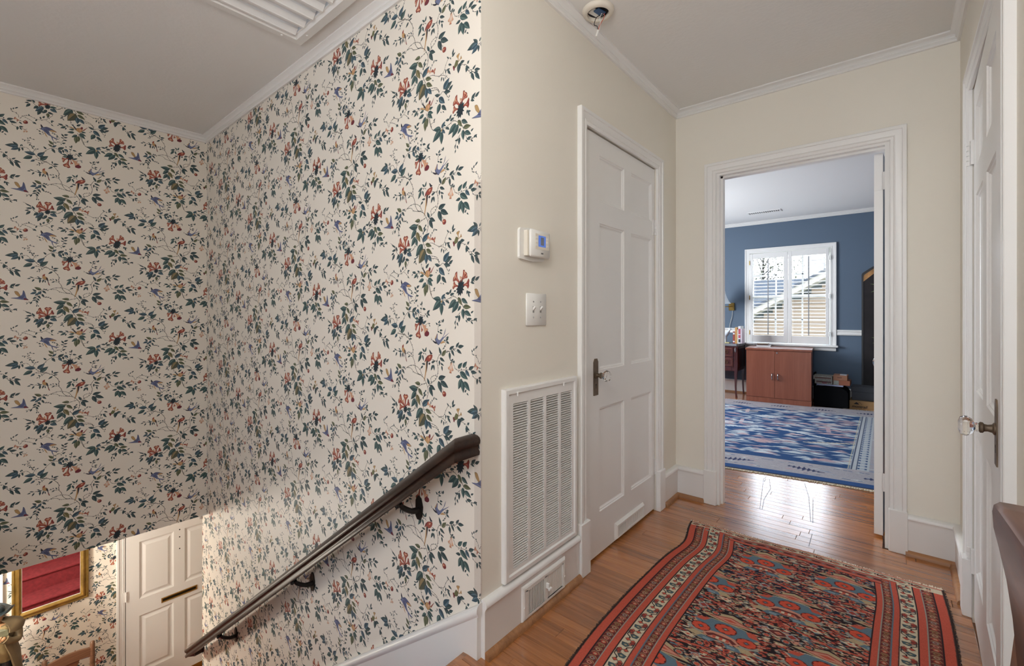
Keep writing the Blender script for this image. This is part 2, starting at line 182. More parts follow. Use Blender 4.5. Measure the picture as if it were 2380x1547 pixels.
WL=[('d',0.36,[-1250,890,-1270,1040,-1230,860,-1000,910,-1210,760,-1040,770,-1250,700,-1420,550,-1660,810,-1730,870,-1750,730,-1840,830,-1780,700,-1800,620,-1840,690,-1910,640,-2140,250,-2280,210,-2050,280,-2180,330,-2000,200,-2090,50,-1780,310,-1890,360,-1760,210,-1780,0,-1620,190,-1670,20,-1560,150,-1550,20,-1290,200,-1360,240,-1180,220,-1270,260,-1160,110,-1290,40,-1060,140,-1120,260,-1140,90,-1120,70,-1690,250,-1890,240,-240,-160,-430,-150,-370,-230,-510,-340,200,-150,100,-360,240,-140,280,-350,120,-80,320,-10,-40,-90,0,-180,670,260,540,510,590,130,840,20,570,40,560,-150,670,-70,800,-140,690,-150,730,-330,630,-30,690,-130,-680,-2280,-780,-2370,-780,-2370,-910,-2370,-800,-2430,-930,-2530,-820,-2510,-760,-2600,-660,-2220,-700,-2330,1070,-1570,980,-1470,1130,-1580,1200,-1630,1260,-1510,1330,-1320,1050,-1770,1220,-1850,1010,-1970,1160,-2150,920,-1900,900,-2050,710,-2100,660,-2250,800,-2150,800,-2300,1240,-1570,1410,-1470,960,-1950,1130,-1950,880,-2160,900,-2240,80,-1600,70,-1510,160,-1530,150,-1450,240,-1440,280,-1330,340,-1390,450,-1410,160,-2030,190,-2090,200,-2050,240,-2100,-2890,670,-3020,650,-2790,700,-2530,630,-2750,580,-2550,310,-2940,640,-2810,360,-2810,600,-2620,570,-2880,730,-2730,840]),('t',0.36,[-410,290,-650,180,-470,190,-650,-90,-410,180,-330,-30,-260,300,-410,420,-240,300,-170,480]),('o',0.45,[710,210,920,430,-1710,-420,-1980,-270]),('d',0.42,[0,-900,-120,-680,20,-930,320,-1060,0,-990,190,-1310,510,-640,880,-530,510,-720,680,-1120,630,-720,1020,-900,-1910,-510,-2070,-390,-1670,-450,-1520,-610,-1930,-820,-2050,-960,-1850,-750,-1740,-920,-1690,-660,-1600,-840,-1890,-910,-1790,-1040,-1930,-1000,-2070,-1040,-1910,-1020,-1850,-1180,-1560,-390,-1620,-330,-1550,-420,-1470,-340,560,3480,320,3570,860,3610,1230,3780,840,3540,1140,3450,690,3080,930,2860,1080,3510,1280,3640,420,3250,350,3260,470,3290,420,3370,910,3430,980,3390,1080,3260,1120,3340,1030,3180,1100,3170,630,2870,680,2820,750,2850,820,2800,2190,1760,2310,1830,1990,1530,2220,1570,2190,1470,2290,1390,2320,1520,2480,1580,1550,1620,1400,1630,1620,1700,1600,1450,1430,1490,1380,1370,1500,1440,1550,1310,1430,1300,1400,1190,2190,2830,2350,2760,2220,2850,2410,3010,2400,2870,2590,2990,2010,2480,2180,2460,2060,2450,2120,2310,2020,2550,1990,2410,2420,1580,2470,1470,1110,2460,910,2480,1110,2460,1210,2610,1140,2400,1350,2460,950,2220,1100,2110,1450,2550,1330,2530,1940,1520,2020,1440,1680,-450,1450,-490,2090,-170,2330,-60,2190,-250,2460,-260,2550,-170,2670,-260,2500,-450,2480,-650,2550,-440,2720,-400,2580,-470,2660,-600,1940,-170,1990,-90,1890,-990,1970,-880,1990,-1000,2070,-1070,1550,-280,1600,-300]),('d',0.5,[-180,-1130,-260,-1210,-240,-1220,-350,-1290,-260,-1280,-320,-1410,-200,-1270,-220,-1360,-360,-1490,-350,-1380,690,1470,670,1520,730,1420,800,1550,760,1470,820,1500,880,590,820,550,840,520,780,470,-2420,1970,-2490,1990,-2360,1960,-2400,1890,-2240,2080,-2280,2130,-2180,2130,-2140,2200,-2060,2110,-1980,2100,-2220,1970,-2180,2030,-2220,1860,-2280,1820,-2160,1870,-2120,1840,-2160,1790,-2200,1700,-2080,1720,-2110,1650,-2060,1700,-1980,1680,-2020,1650,-2000,1740,-1940,1540,-1940,1600,-1900,1570,-1820,1610,-1940,1500,-1930,1460,-2080,1550,-2040,1620,2940,310,2930,400,3120,10,3230,-90,3180,-50,3100,-80,3260,200,3200,90,3420,270,3390,400,3500,360,3570,490,3830,290,3960,320,3850,280,3880,180,3850,90,3910,20,3660,460,3740,490,1230,40,1160,-70,1260,40,1350,20,1210,60,1310,130,1190,60,1140,110,1330,90,1370,-10,1610,-1950,1580,-2210,1630,-1930,1720,-2050,1660,-1940,1870,-1930,1610,-1930,1570,-2250,1750,-1950,1790,-1900,2020,-2100,2110,-2000,2010,-2140,1960,-2360,2050,-2200,2110,-2290,2040,-2080,2040,-2000]),('o',0.42,[-530,-930,-840,-920,-650,-1100,-780,-1060,-650,-1110,-400,-1360,-1220,2030,-1410,2220,-1250,1890,-1430,2000,1550,2320,1740,2050,1820,1990,2170,1960]),('g',0.42,[-760,-1350,-550,-1730]),('t',0.44,[-700,-1160,-1190,-1120,-800,-1250,-1080,-1560,-820,-1520,-1060,-1850,-790,-1600,-720,-1890,-1760,990,-1450,1270,-2070,1110,-2420,900,1790,1910,1820,1570,1890,1830,2180,1670,1550,-180,1760,20,1790,-130,1990,80,1650,-290,2020,-510,1740,-530,1580,-890,1770,-590,1820,-990,1860,-610,2120,-900]),('b',0.42,[-410,-1740,-20,-1480,-1360,-2120,-1070,-2230,-1620,-2100,-1940,-2430,-1250,1870,-1090,2020]),('t',0.5,[-390,-1850,-770,-2250,610,3180,440,2850]),('n',0.62,[-240,-2040,-590,-2530]),('o',0.4,[-220,-1860,110,-1970,-180,-2060,150,-2250]),('b',0.5,[-180,-2220,-180,-2600,-80,-2290,120,-2530,-530,1480,-380,1630,-520,1440,-280,1370]),('k',0.5,[-1450,-2020,-1320,-2000,-1450,-2020,-1350,-2090,-1450,-2020,-1430,-2160,-1450,-2020,-1520,-2160,-1450,-2020,-1580,-2090,-1450,-2020,-1580,-1990,-1450,-2020,-1520,-1910,-1450,-2020,-1430,-1870,-1450,-2020,-1350,-1910,-530,1470,-350,1510,-530,1470,-390,1390,-530,1470,-480,1300,-530,1470,-580,1270,-530,1470,-670,1320,-530,1470,-700,1420,-530,1470,-670,1540,-530,1470,-580,1630,-530,1470,-480,1660,-530,1470,-390,1620]),('t',0.4,[-1360,-2020,-1090,-1960]),('b',0.4,[-1230,-2050,-1080,-2210]),('d',0.44,[-1490,-2220,-1640,-2460,-1750,-2340,-1860,-2620,-1730,-2260,-1670,-2460,-1450,-2350,-1220,-2390,-1850,-2110,-2020,-2310,-1510,1680,-1620,1810,-1020,1810,-770,1980,-820,1840,-780,1660,-450,1910,-540,1970,-450,2070,-420,2210,-470,2060,-540,2130,-390,1930,-220,1900,-670,2000,-690,2090]),('o',0.5,[-1450,-2400,-1430,-2650]),('d',0.38,[-1980,-1970,-2090,-1780,-2120,-1810,-2250,-1730,-2100,-1910,-2320,-1940,-2160,-2080,-2320,-2310,-2180,-1770,-2330,-1700,-2210,-2030,-2370,-2090,1110,460,1340,590,1210,450,1350,250,1110,360,1140,100,1450,560,1600,730,1550,570,1830,620,1490,480,1720,350,1330,470,1380,420,1350,510,1310,440,1430,400,1470,430]),('b',0.45,[-1910,-550,-2150,-660,-1830,-610,-1970,-750,-1720,-490,-1870,-700]),('d',0.45,[-1510,-810,-1550,-870,-1450,-850,-1380,-820,-1360,-860,-1300,-940,-1910,-1230,-1860,-1280,-1890,-1300,-1910,-1400,-1850,-1320,-1810,-1390,-2100,-1110,-2160,-1250,-2180,-1150,-2230,-1110,-2260,-1200,-2320,-1260,470,1330,370,1410,510,1390,610,1490,530,1310,650,1330,470,1100,570,1060,590,1130,730,1140,590,1060,710,1010,900,760,800,790,940,860,1070,910,940,740,1090,670,960,830,1010,930,920,770,1050,850,-1270,1780,-1150,1560,-780,2640,-870,2780,-760,2730,-590,2810,-790,2530,-900,2570,-760,2580,-620,2630,-780,2430,-630,2430,-840,2200,-700,2280,-1060,2220,-1010,2270,-1160,2160,-1080,2140,-860,2130,-910,2190,-340,1390,-180,1470,-230,1700,-250,1770,-140,1750,20,1870,-120,1750,30,1670,-170,1700,-80,1590,-30,1380,50,1370,0,1320,40,1260,-470,1600,-610,1610,2270,420,2230,510,2320,470,2350,570,2420,570,2510,650,2270,340,2320,370,2420,310,2470,340]),('b',0.46,[-990,1790,-860,1570,-710,1920,-590,1740,-760,1890,-690,1790,680,2260,870,2450,700,2200,870,2040,1920,-220,2120,-410]),('t',0.45,[-640,1560,-850,1560,-630,1460,-830,1420]),('d',0.55,[-1850,2720,-1910,2730,-1820,2660,-1780,2630,-1740,2640,-1820,2670,-1720,2500,-1810,2530,-1700,2480,-1720,2460,-1640,2610,-1680,2660,-1620,2560,-1660,2520,-1270,2680,-1220,2740,-1200,2690,-1140,2650,-1080,2640,-1030,2590,-1100,2510,-1010,2570,-990,2510,-950,2480,-1120,2360,-1060,2340]),('d',0.4,[-570,3320,-710,3380,-800,3310,-1010,3350,-990,3280,-1050,3210,-670,3210,-710,3080,-370,3400,-380,3520,-210,3450,-30,3610,240,2630,330,2710,240,2590,310,2590,910,2290,790,2350,1030,2170,890,2190,-1800,1140,-1610,1240,-2640,1560,-2830,1740,-2590,1460,-2600,1250,-2480,1520,-2450,1340,-2540,1560,-2520,1670,-2460,1590,-2500,1690,-2640,1560,-3110,1480]),('t',0.42,[-700,3260,-910,3120,-320,3200,-540,3160,-320,3040,-610,2960,-190,2910,-420,2720,-100,3010,160,2780,-80,3050,200,2960,-10,3150,200,3170,650,2250,250,2310,650,2220,220,1880,680,2130,680,1700,1450,2230,1070,1940,1570,2170,1260,1790,1730,2260,2020,2100,1690,2010,1540,1840]),('o',0.46,[-210,2810,-250,2410,-150,2860,-120,2540]),('b',0.48,[790,3630,1080,3940,540,3410,840,3140]),('b',0.44,[-1960,1250,-2370,1290,-1870,1180,-1590,1460,-1980,930,-2140,790,-2630,1540,-2970,1450,-2620,1470,-2900,1280]),('k',0.42,[1670,2650,1880,2710,1670,2650,1850,2560,1670,2650,1780,2440,1670,2650,1670,2370,1670,2650,1570,2380,1670,2650,1490,2460,1670,2650,1460,2590,1670,2650,1490,2730,1670,2650,1570,2850,1670,2650,1670,2920,1670,2650,1780,2910,1670,2650,1850,2840])]
WP=[('p',[170,-1710,10,-1630,-70,-1530,-100,-1560,-110,-1600,-130,-1640,-120,-1690,0,-1680,160,-1740]),('r',[-80,-1550,-110,-1600,-120,-1660,-80,-1610]),('p',[100,-1700,-80,-1600,-80,-1610]),('p',[160,-1720,90,-1680,60,-1620,30,-1650,30,-1690,10,-1720,30,-1760,80,-1730,160,-1740]),('p',[50,-1640,30,-1690,30,-1740,60,-1700]),('p',[130,-1720,60,-1680,60,-1690]),('r',[160,-1740,240,-1780,280,-1870,320,-1820,320,-1760,350,-1710,330,-1640,250,-1710,170,-1710]),('p',[290,-1840,320,-1760,320,-1670,280,-1750]),('p',[200,-1730,270,-1780,280,-1760]),('r',[220,-1690,220,-1710,200,-1730,180,-1740,160,-1750,140,-1740,130,-1730,120,-1710,130,-1680,140,-1660,160,-1650,180,-1650,200,-1650,220,-1670]),('r',[930,-1190,910,-1220,880,-1250,830,-1260,780,-1250,750,-1220,730,-1180,730,-1140,740,-1100,780,-1070,830,-1060,870,-1070,910,-1100,930,-1140]),('p',[840,-1130,830,-1150,820,-1160,810,-1170,790,-1170,770,-1170,760,-1160,760,-1150,760,-1130,770,-1120,790,-1110,810,-1100,820,-1110,830,-1120]),('m',[920,-1190,910,-1210,900,-1220,880,-1230,860,-1240,840,-1230,830,-1220,820,-1200,830,-1190,840,-1170,860,-1160,880,-1160,900,-1160,910,-1170]),('r',[-1470,-1880,-1660,-1690,-1750,-1450,-1830,-1520,-1850,-1620,-1910,-1700,-1910,-1830,-1720,-1810,-1490,-1930]),('p',[-1770,-1510,-1850,-1630,-1880,-1780,-1790,-1670]),('p',[-1570,-1840,-1770,-1630,-1790,-1660]),('r',[-1440,-1880,-1400,-1650,-1280,-1500,-1350,-1420,-1430,-1450,-1510,-1420,-1590,-1510,-1500,-1650,-1490,-1880]),('p',[-1320,-1500,-1430,-1470,-1550,-1510,-1440,-1570]),('p',[-1460,-1780,-1410,-1570,-1430,-1570]),('r',[-1430,-1920,-1310,-1840,-1200,-1860,-1180,-1770,-1220,-1710,-1230,-1630,-1290,-1600,-1330,-1760,-1440,-1880]),('m',[-1210,-1830,-1230,-1720,-1280,-1640,-1270,-1760]),('p',[-1390,-1860,-1260,-1780,-1270,-1760]),('r',[-1490,-1910,-1680,-1900,-1800,-1820,-1830,-1890,-1820,-1960,-1840,-2040,-1810,-2110,-1680,-2000,-1490,-1950]),('p',[-1800,-1860,-1820,-1960,-1810,-2070,-1770,-1960]),('p',[-1570,-1940,-1770,-1930,-1770,-1950]),('p',[-1470,-1870,-1540,-1750,-1560,-1630,-1590,-1640,-1610,-1680,-1640,-1700,-1640,-1750,-1560,-1780,-1480,-1890]),('p',[-1570,-1650,-1610,-1680,-1630,-1730,-1590,-1710]),('p',[-1510,-1830,-1580,-1690,-1590,-1700]),('e',[-160,20,-110,-80,-140,-300,-240,-680,-320,-830,-260,-550,-220,-320,-200,-100]),('k',[-170,-40,-70,-30,-120,-300,-170,-470]),('r',[-280,-100,-220,60,-100,170,60,220,170,220,170,130,100,20,-40,-60,-160,-10]),('p',[-40,130,60,180,80,130,-20,60]),('k',[40,260,-10,400,60,360,120,300,180,270,100,230]),('m',[-280,-100,-220,50,-80,160,-180,20]),('k',[50,-110,50,-130,30,-150,10,-160,-10,-170,-30,-160,-40,-150,-50,-130,-40,-110,-30,-100,-10,-90,10,-80,30,-80,50,-100]),('e',[-1670,280,-1660,460,-1560,530,-1570,410,-1490,350,-1440,260,-1490,190,-1600,220]),('r',[-1670,410,-1650,480,-1560,540,-1570,420,-1630,400]),('k',[-1530,320,-1450,280,-1420,80,-1360,-140,-1410,-100,-1450,100,-1490,190]),('r',[-1440,50,-1390,-40,-1380,-140,-1420,-80]),('k',[180,760,340,710,470,710,510,640,340,640,240,690]),('u',[320,790,450,1030,440,850,510,780,610,780,800,960,920,1230,860,1030,760,870,1110,1070,800,850,630,680,510,590,410,670]),('e',[300,810,450,1030,380,830]),('e',[630,680,760,760,900,710,630,640]),('r',[-580,1410,-730,1340,-840,1370,-860,1270,-830,1210,-830,1130,-780,1090,-710,1250,-570,1370]),('p',[-840,1330,-830,1210,-790,1130,-780,1250]),('p',[-630,1350,-790,1280,-780,1260]),('r',[-570,1310,-660,1080,-810,950,-750,840,-660,850,-590,790,-490,860,-560,1050,-530,1300]),('p',[-770,930,-660,870,-530,880,-630,980]),('p',[-580,1210,-670,990,-640,980]),('r',[-480,1320,-470,1180,-490,1060,-460,1050,-430,1080,-390,1080,-370,1140,-430,1200,-470,1330]),('p',[-480,1070,-430,1080,-390,1120,-440,1120]),('p',[-460,1270,-450,1110,-440,1120]),('p',[-440,1350,-310,1130,-270,900,-200,930,-160,1010,-100,1070,-80,1180,-250,1220,-420,1390]),('m',[-250,940,-160,1020,-110,1140,-200,1070]),('p',[-370,1290,-220,1040,-210,1070]),('m',[-10,1000,-20,960,-60,920,-120,890,-180,890,-230,900,-270,930,-280,970,-260,1020,-220,1050,-170,1080,-110,1090,-50,1070,-20,1040]),('p',[-420,1370,-300,1270,-240,1170,-210,1190,-200,1220,-180,1250,-180,1290,-290,1310,-420,1380]),('p',[-230,1190,-200,1230,-190,1280,-220,1240]),('p',[-370,1340,-230,1220,-220,1240]),('u',[-1740,3080,-1690,3040,-1630,2940,-1470,2990,-1410,2830,-1350,2610,-1270,2520,-1120,2450,-960,2400,-1140,2390,-1250,2440,-1190,2180,-1250,2290,-1310,2480,-1430,2540,-1560,2670,-1700,2770,-1800,2810,-1720,2850]),('k',[-1740,3080,-1740,2960,-1640,2910,-1650,2960,-1700,3050]),('v',[-1600,2940,-1490,3000,-1350,2970,-1200,2900,-1070,2810,-1200,2780,-1350,2790,-1490,2870]),('e',[-1370,2870,-1200,2880,-1070,2810,-1250,2770,-1350,2810]),('e',[-1620,2710,-1540,2620,-1450,2380,-1530,2470]),('v',[-1620,2830,-1490,2840,-1410,2680,-1450,2610,-1580,2720]),('e',[-280,3220,-190,3340,-50,3380,60,3320,40,3190,-80,3090,-190,3150]),('p',[-120,3300,-10,3330,10,3220,-80,3160]),('m',[70,3410,70,3380,50,3350,30,3330,10,3330,-20,3330,-30,3350,-40,3380,-30,3410,-20,3440,10,3460,30,3470,50,3460,70,3440]),('k',[60,3280,280,3520,100,3260]),('r',[80,3300,290,3520,100,3240]),('e',[-280,3200,-470,3280,-580,3320,-450,3340,-300,3270]),('k',[-340,3380,-250,3220,-210,3270,-300,3390,-410,3510]),('n',[730,2190,720,2170,710,2160,700,2140,680,2140,660,2140,650,2160,650,2170,650,2190,660,2210,680,2220,700,2230,710,2220,720,2210]),('r',[1640,2850,1520,3020,1510,3220,1420,3180,1380,3080,1310,3010,1300,2880,1460,2910,1610,2800]),('p',[1480,3180,1380,3070,1330,2930,1430,3020]),('p',[1570,2880,1460,3060,1440,3030]),('r',[1710,2830,1840,3010,1980,3070,1970,3170,1910,3190,1880,3260,1810,3250,1790,3070,1680,2860]),('p',[1960,3100,1910,3190,1830,3230,1870,3120]),('p',[1740,2930,1890,3100,1870,3120]),('r',[1550,2730,1430,2780,1360,2890,1310,2820,1310,2750,1270,2680,1300,2600,1410,2680,1540,2690]),('p',[1350,2850,1310,2750,1300,2640,1360,2740]),('p',[1490,2720,1370,2770,1360,2750]),('r',[1820,2710,1960,2700,2050,2600,2110,2700,2100,2780,2120,2870,2080,2950,1970,2810,1820,2760]),('m',[2060,2650,2090,2780,2080,2900,2030,2770]),('p',[1880,2750,2030,2730,2030,2760]),('r',[1700,2870,1880,2960,2010,2970,2030,3030,2010,3070,2010,3120,1970,3150,1870,3020,1690,2890]),('p',[2010,3000,2000,3070,1980,3130,1970,3050]),('p',[1770,2930,1970,3030,1970,3050]),('p',[1650,2860,1690,2950,1750,2990,1730,3030,1700,3030,1680,3050,1640,3030,1660,2960,1640,2870]),('p',[1730,2990,1700,3020,1660,3020,1690,2990]),('p',[1660,2900,1700,2980,1690,2980]),('u',[2220,2190,2470,2230,2580,2310,2670,2400,2710,2640,2770,2560,2820,2310,2850,2200,2930,2090,2810,2090,2650,2110,2470,2140]),('n',[2370,2570,2450,2590,2520,2540,2610,2330,2550,2280,2420,2410]),('m',[2720,2180,2810,2200,2930,2090,2760,2090]),('v',[2520,2230,2680,2340,2730,2580,2770,2330,2680,2170]),('p',[2740,-530,2740,-630,2710,-690,2740,-710,2760,-690,2780,-690,2800,-660,2770,-620,2750,-530]),('p',[2720,-690,2760,-690,2790,-670,2760,-660]),('p',[2750,-570,2750,-670,2750,-660]),('p',[2770,-530,2810,-610,2830,-680,2860,-680,2870,-650,2890,-640,2890,-600,2830,-580,2770,-520]),('p',[2840,-670,2870,-650,2880,-610,2850,-630]),('p',[2790,-560,2850,-640,2850,-630]),('p',[2550,-60,2460,-10,2410,70,2380,40,2370,-10,2350,-40,2360,-90,2440,-60,2550,-90]),('r',[2400,50,2370,-10,2360,-70,2400,-20]),('p',[2510,-60,2410,0,2400,-10]),('r',[2550,-80,2510,-80,2490,-30,2470,-70,2470,-110,2460,-150,2490,-180,2510,-120,2550,-100]),('p',[2490,-50,2480,-110,2490,-160,2500,-100]),('p',[2530,-90,2500,-90,2500,-100]),('r',[2900,-90,2890,-130,2860,-170,2820,-200,2780,-210,2750,-200,2720,-170,2710,-120,2720,-80,2750,-40,2780,-10,2820,0,2860,-20,2890,-50]),('m',[2900,-120,2890,-140,2880,-170,2860,-180,2840,-180,2820,-180,2810,-160,2800,-140,2810,-120,2820,-90,2840,-80,2860,-80,2880,-80,2890,-100]),('p',[2810,-70,2810,-90,2800,-100,2790,-110,2770,-110,2760,-110,2750,-100,2740,-90,2750,-70,2760,-60,2770,-50,2790,-40,2800,-50,2810,-60]),('p',[1200,10,1120,-130,1030,-190,1040,-240,1070,-250,1090,-280,1120,-270,1140,-150,1220,-10]),('p',[1050,-210,1070,-250,1110,-260,1090,-210]),('p',[1180,-60,1080,-210,1090,-210]),('p',[1210,0,1170,-210,1100,-350,1130,-390,1160,-380,1190,-390,1220,-370,1200,-220,1230,0]),('r',[1120,-360,1160,-370,1200,-360,1170,-340]),('p',[1210,-90,1150,-330,1160,-330]),('p',[1230,0,1240,-170,1220,-290,1250,-310,1270,-290,1300,-290,1320,-250,1270,-160,1240,10]),('p',[1240,-290,1270,-280,1300,-260,1270,-260]),('p',[1240,-60,1260,-260,1260,-260]),('m',[1500,-1870,1390,-1930,1300,-1920,1290,-1990,1310,-2020,1320,-2080,1360,-2100,1410,-1990,1510,-1900]),('m',[1310,-1950,1320,-2020,1350,-2080,1350,-2000]),('p',[1460,-1920,1340,-1980,1350,-1990]),('n',[1580,-1850,1580,-1710,1640,-1600,1590,-1570,1550,-1600,1510,-1590,1470,-1650,1530,-1720,1560,-1860]),('e',[1610,-1610,1550,-1610,1490,-1640,1550,-1660]),('p',[1560,-1800,1570,-1650,1560,-1650]),('n',[1600,-1860,1680,-1810,1740,-1810,1740,-1770,1730,-1750,1720,-1710,1700,-1700,1660,-1780,1590,-1840]),('e',[1730,-1790,1720,-1750,1700,-1710,1700,-1760]),('p',[1630,-1830,1710,-1780,1710,-1770]),('o',[1330,-1970,1450,-1760,1570,-1820,1540,-1960,1420,-2020])]
import numpy as np, math, random
def fillpoly(img,P,col,a=1.0,wrap=True,ss=3):
    """even-odd anti-aliased polygon fill; P list of (x,y) pixels, y down"""
    P=np.asarray(P,float); H,W=img.shape[:2]
    x0,y0=np.floor(P.min(0)).astype(int)-1; x1,y1=np.ceil(P.max(0)).astype(int)+1
    w,h=x1-x0,y1-y0
    if w<=0 or h<=0 or w>4000 or h>4000: return
    xs=x0+(np.arange(w*ss)+.5)/ss; ys=y0+(np.arange(h*ss)+.5)/ss
    ins=np.zeros((h*ss,w*ss),bool)
    n=len(P)
    for i in range(n):
        (ax,ay),(bx,by)=P[i],P[(i+1)%n]
        if ay==by: continue
        r=(ys>=min(ay,by))&(ys<max(ay,by))
        if not r.any(): continue
        xi=ax+(ys[r]-ay)*(bx-ax)/(by-ay)
        ins[r]^=xs[None,:]<xi[:,None]
    m=ins.reshape(h,ss,w,ss).mean((1,3))*a
    iy=np.arange(y0,y1); ix=np.arange(x0,x1)
    if wrap: iy%=H; ix%=W
    else:
        ky=(iy>=0)&(iy<H); kx=(ix>=0)&(ix<W); m=m[np.ix_(ky,kx)]; iy=iy[ky]; ix=ix[kx]
        if not len(iy) or not len(ix): return
    g=np.ix_(iy,ix); img[g]=img[g]*(1-m[...,None])+np.asarray(col)[None,None]*m[...,None]
def stroke(img,P,w,col,wrap=True):
    for (ax,ay),(bx,by) in zip(P,P[1:]):
        l=math.hypot(bx-ax,by-ay)
        if l<.01: continue
        nx,ny=-(by-ay)/l*w/2,(bx-ax)/l*w/2; ex,ey=(bx-ax)/l*w*.3,(by-ay)/l*w*.3
        fillpoly(img,[(ax+nx-ex,ay+ny-ey),(bx+nx+ex,by+ny+ey),(bx-nx+ex,by-ny+ey),(ax-nx-ex,ay-ny-ey)],col,1,wrap)
def spline(P,n=6):
    Q=[]
    for i in range(len(P)-1):
        p0=P[max(i-1,0)];p1=P[i];p2=P[i+1];p3=P[min(i+2,len(P)-1)]
        for k in range(n):
            t=k/n
            Q.append(tuple(.5*(2*p1[j]+(p2[j]-p0[j])*t+(2*p0[j]-5*p1[j]+4*p2[j]-p3[j])*t*t+(3*p1[j]-p0[j]-3*p2[j]+p3[j])*t**3) for j in (0,1)))
    return Q+[P[-1]]
def cspline(P,n=3):
    Q=[];N=len(P)
    for i in range(N):
        p0,p1,p2,p3=P[i-1],P[i],P[(i+1)%N],P[(i+2)%N]
        for k in range(n):
            t=k/n; Q.append(tuple(p1[j]+.5*.7*t*((p2[j]-p0[j])+t*(2*p0[j]-5*p1[j]+4*p2[j]-p3[j]+t*(3*(p1[j]-p2[j])+p3[j]-p0[j])))+(p2[j]-p1[j])*t*.3 for j in (0,1)))
    return Q
h8=lambda s:np.array([int(s[i:i+2],16)/255 for i in (0,2,4)])
LC=dict(d=('35454a','526865'),t=('394f50','637a75'),b=('3b505c','657e8a'),o=('545a45','7d8066'),g=('6b6548','98906c'),n=('55584a','a08862'),k=('243038','35474f'))
PC=dict(r=h8('9a4c40'),m=h8('74303a'),p=h8('d3a183'),e=h8('bf9668'),u=h8('6d7596'),v=h8('565d80'),k=h8('2f2e38'),n=h8('b08f62'),o=h8('6b6b4b'))
def wallpaper():
    S=2.0; PX,PY=515.,622.; W,H=int(PX*2*S),int(PY*S)
    img=np.empty((H,W,3)); img[:]=h8('e5ded3'); rnd=random.Random(4)
    def T(v,k): return [((v[i]/10+k*PX+60)*S,H-(v[i+1]/10+k*PY/2+40)*S) for i in range(0,len(v),2)]
    st=h8('43413a')
    for k in (0,1):
        for w,v in WS:
            P=spline(T(v,k),5); stroke(img,P,w*1.25*S,st)
            rnd.seed(len(v)*7+v[0])
            acc=0
            for (a,b) in zip(P,P[1:]):
                acc+=math.hypot(b[0]-a[0],b[1]-a[1])
                if acc>9*S:
                    acc=0; an=rnd.uniform(0,6.28); l=rnd.uniform(3,6.5)*S
                    leaf(img,a[0],a[1],a[0]+l*math.cos(an),a[1]+l*math.sin(an),.5,'d')
        for c,w,v in WL:
            for i in range(0,len(v),4):
                (a,b),(d,e)=T(v[i:i+4],k); leaf(img,a,b,d,e,w*1.2,c)
        for c,v in WP:
            P=T(v,k); P=cspline(P) if len(P)>=6 else P; Q=np.array(P); cen=Q.mean(0)
            fillpoly(img,Q,PC[c]*.62); fillpoly(img,cen+(Q-cen)*.9,PC[c])
    return np.clip(img,0,1)
def leaf(img,x0,y0,x1,y1,w,c):
    x1+=(x1-x0)*.07; y1+=(y1-y0)*.07; dx,dy=x1-x0,y1-y0; l=math.hypot(dx,dy); nx,ny=-dy/l,dx/l; N=9
    prof=[(t:=i/N,w*.5*l*(math.sin(math.pi*t**.8)**.9)*(1-.25*t)) for i in range(N+1)]
    up=[(x0+dx*t+nx*r,y0+dy*t+ny*r) for t,r in prof]; lo=[(x0+dx*t-nx*r,y0+dy*t-ny*r) for t,r in prof]
    A,B=LC[c]; mid=[(x0+dx*t,y0+dy*t) for t,_ in prof]
    fillpoly(img,up+lo[::-1],h8(A))
    if l>14:
        in1=[(x0+dx*t+nx*r*.72,y0+dy*t+ny*r*.72) for t,r in prof[1:-1]]
        fillpoly(img,in1+[(x0+dx*t+nx*r*.12,y0+dy*t+ny*r*.12) for t,r in prof[1:-1]][::-1],h8(B),.75)
        if l>26: 
            stroke(img,[(x0+dx*.05,y0+dy*.05),(x0+dx*.9,y0+dy*.9)],max(1.,l*.018),h8(A)*.75)
        if c in 'ngo':
            fillpoly(img,[(x1,y1)]+[(x0+dx*t-nx*r*.9,y0+dy*t-ny*r*.9) for t,r in prof[5:-1]][::-1],h8('a98058'),.55)

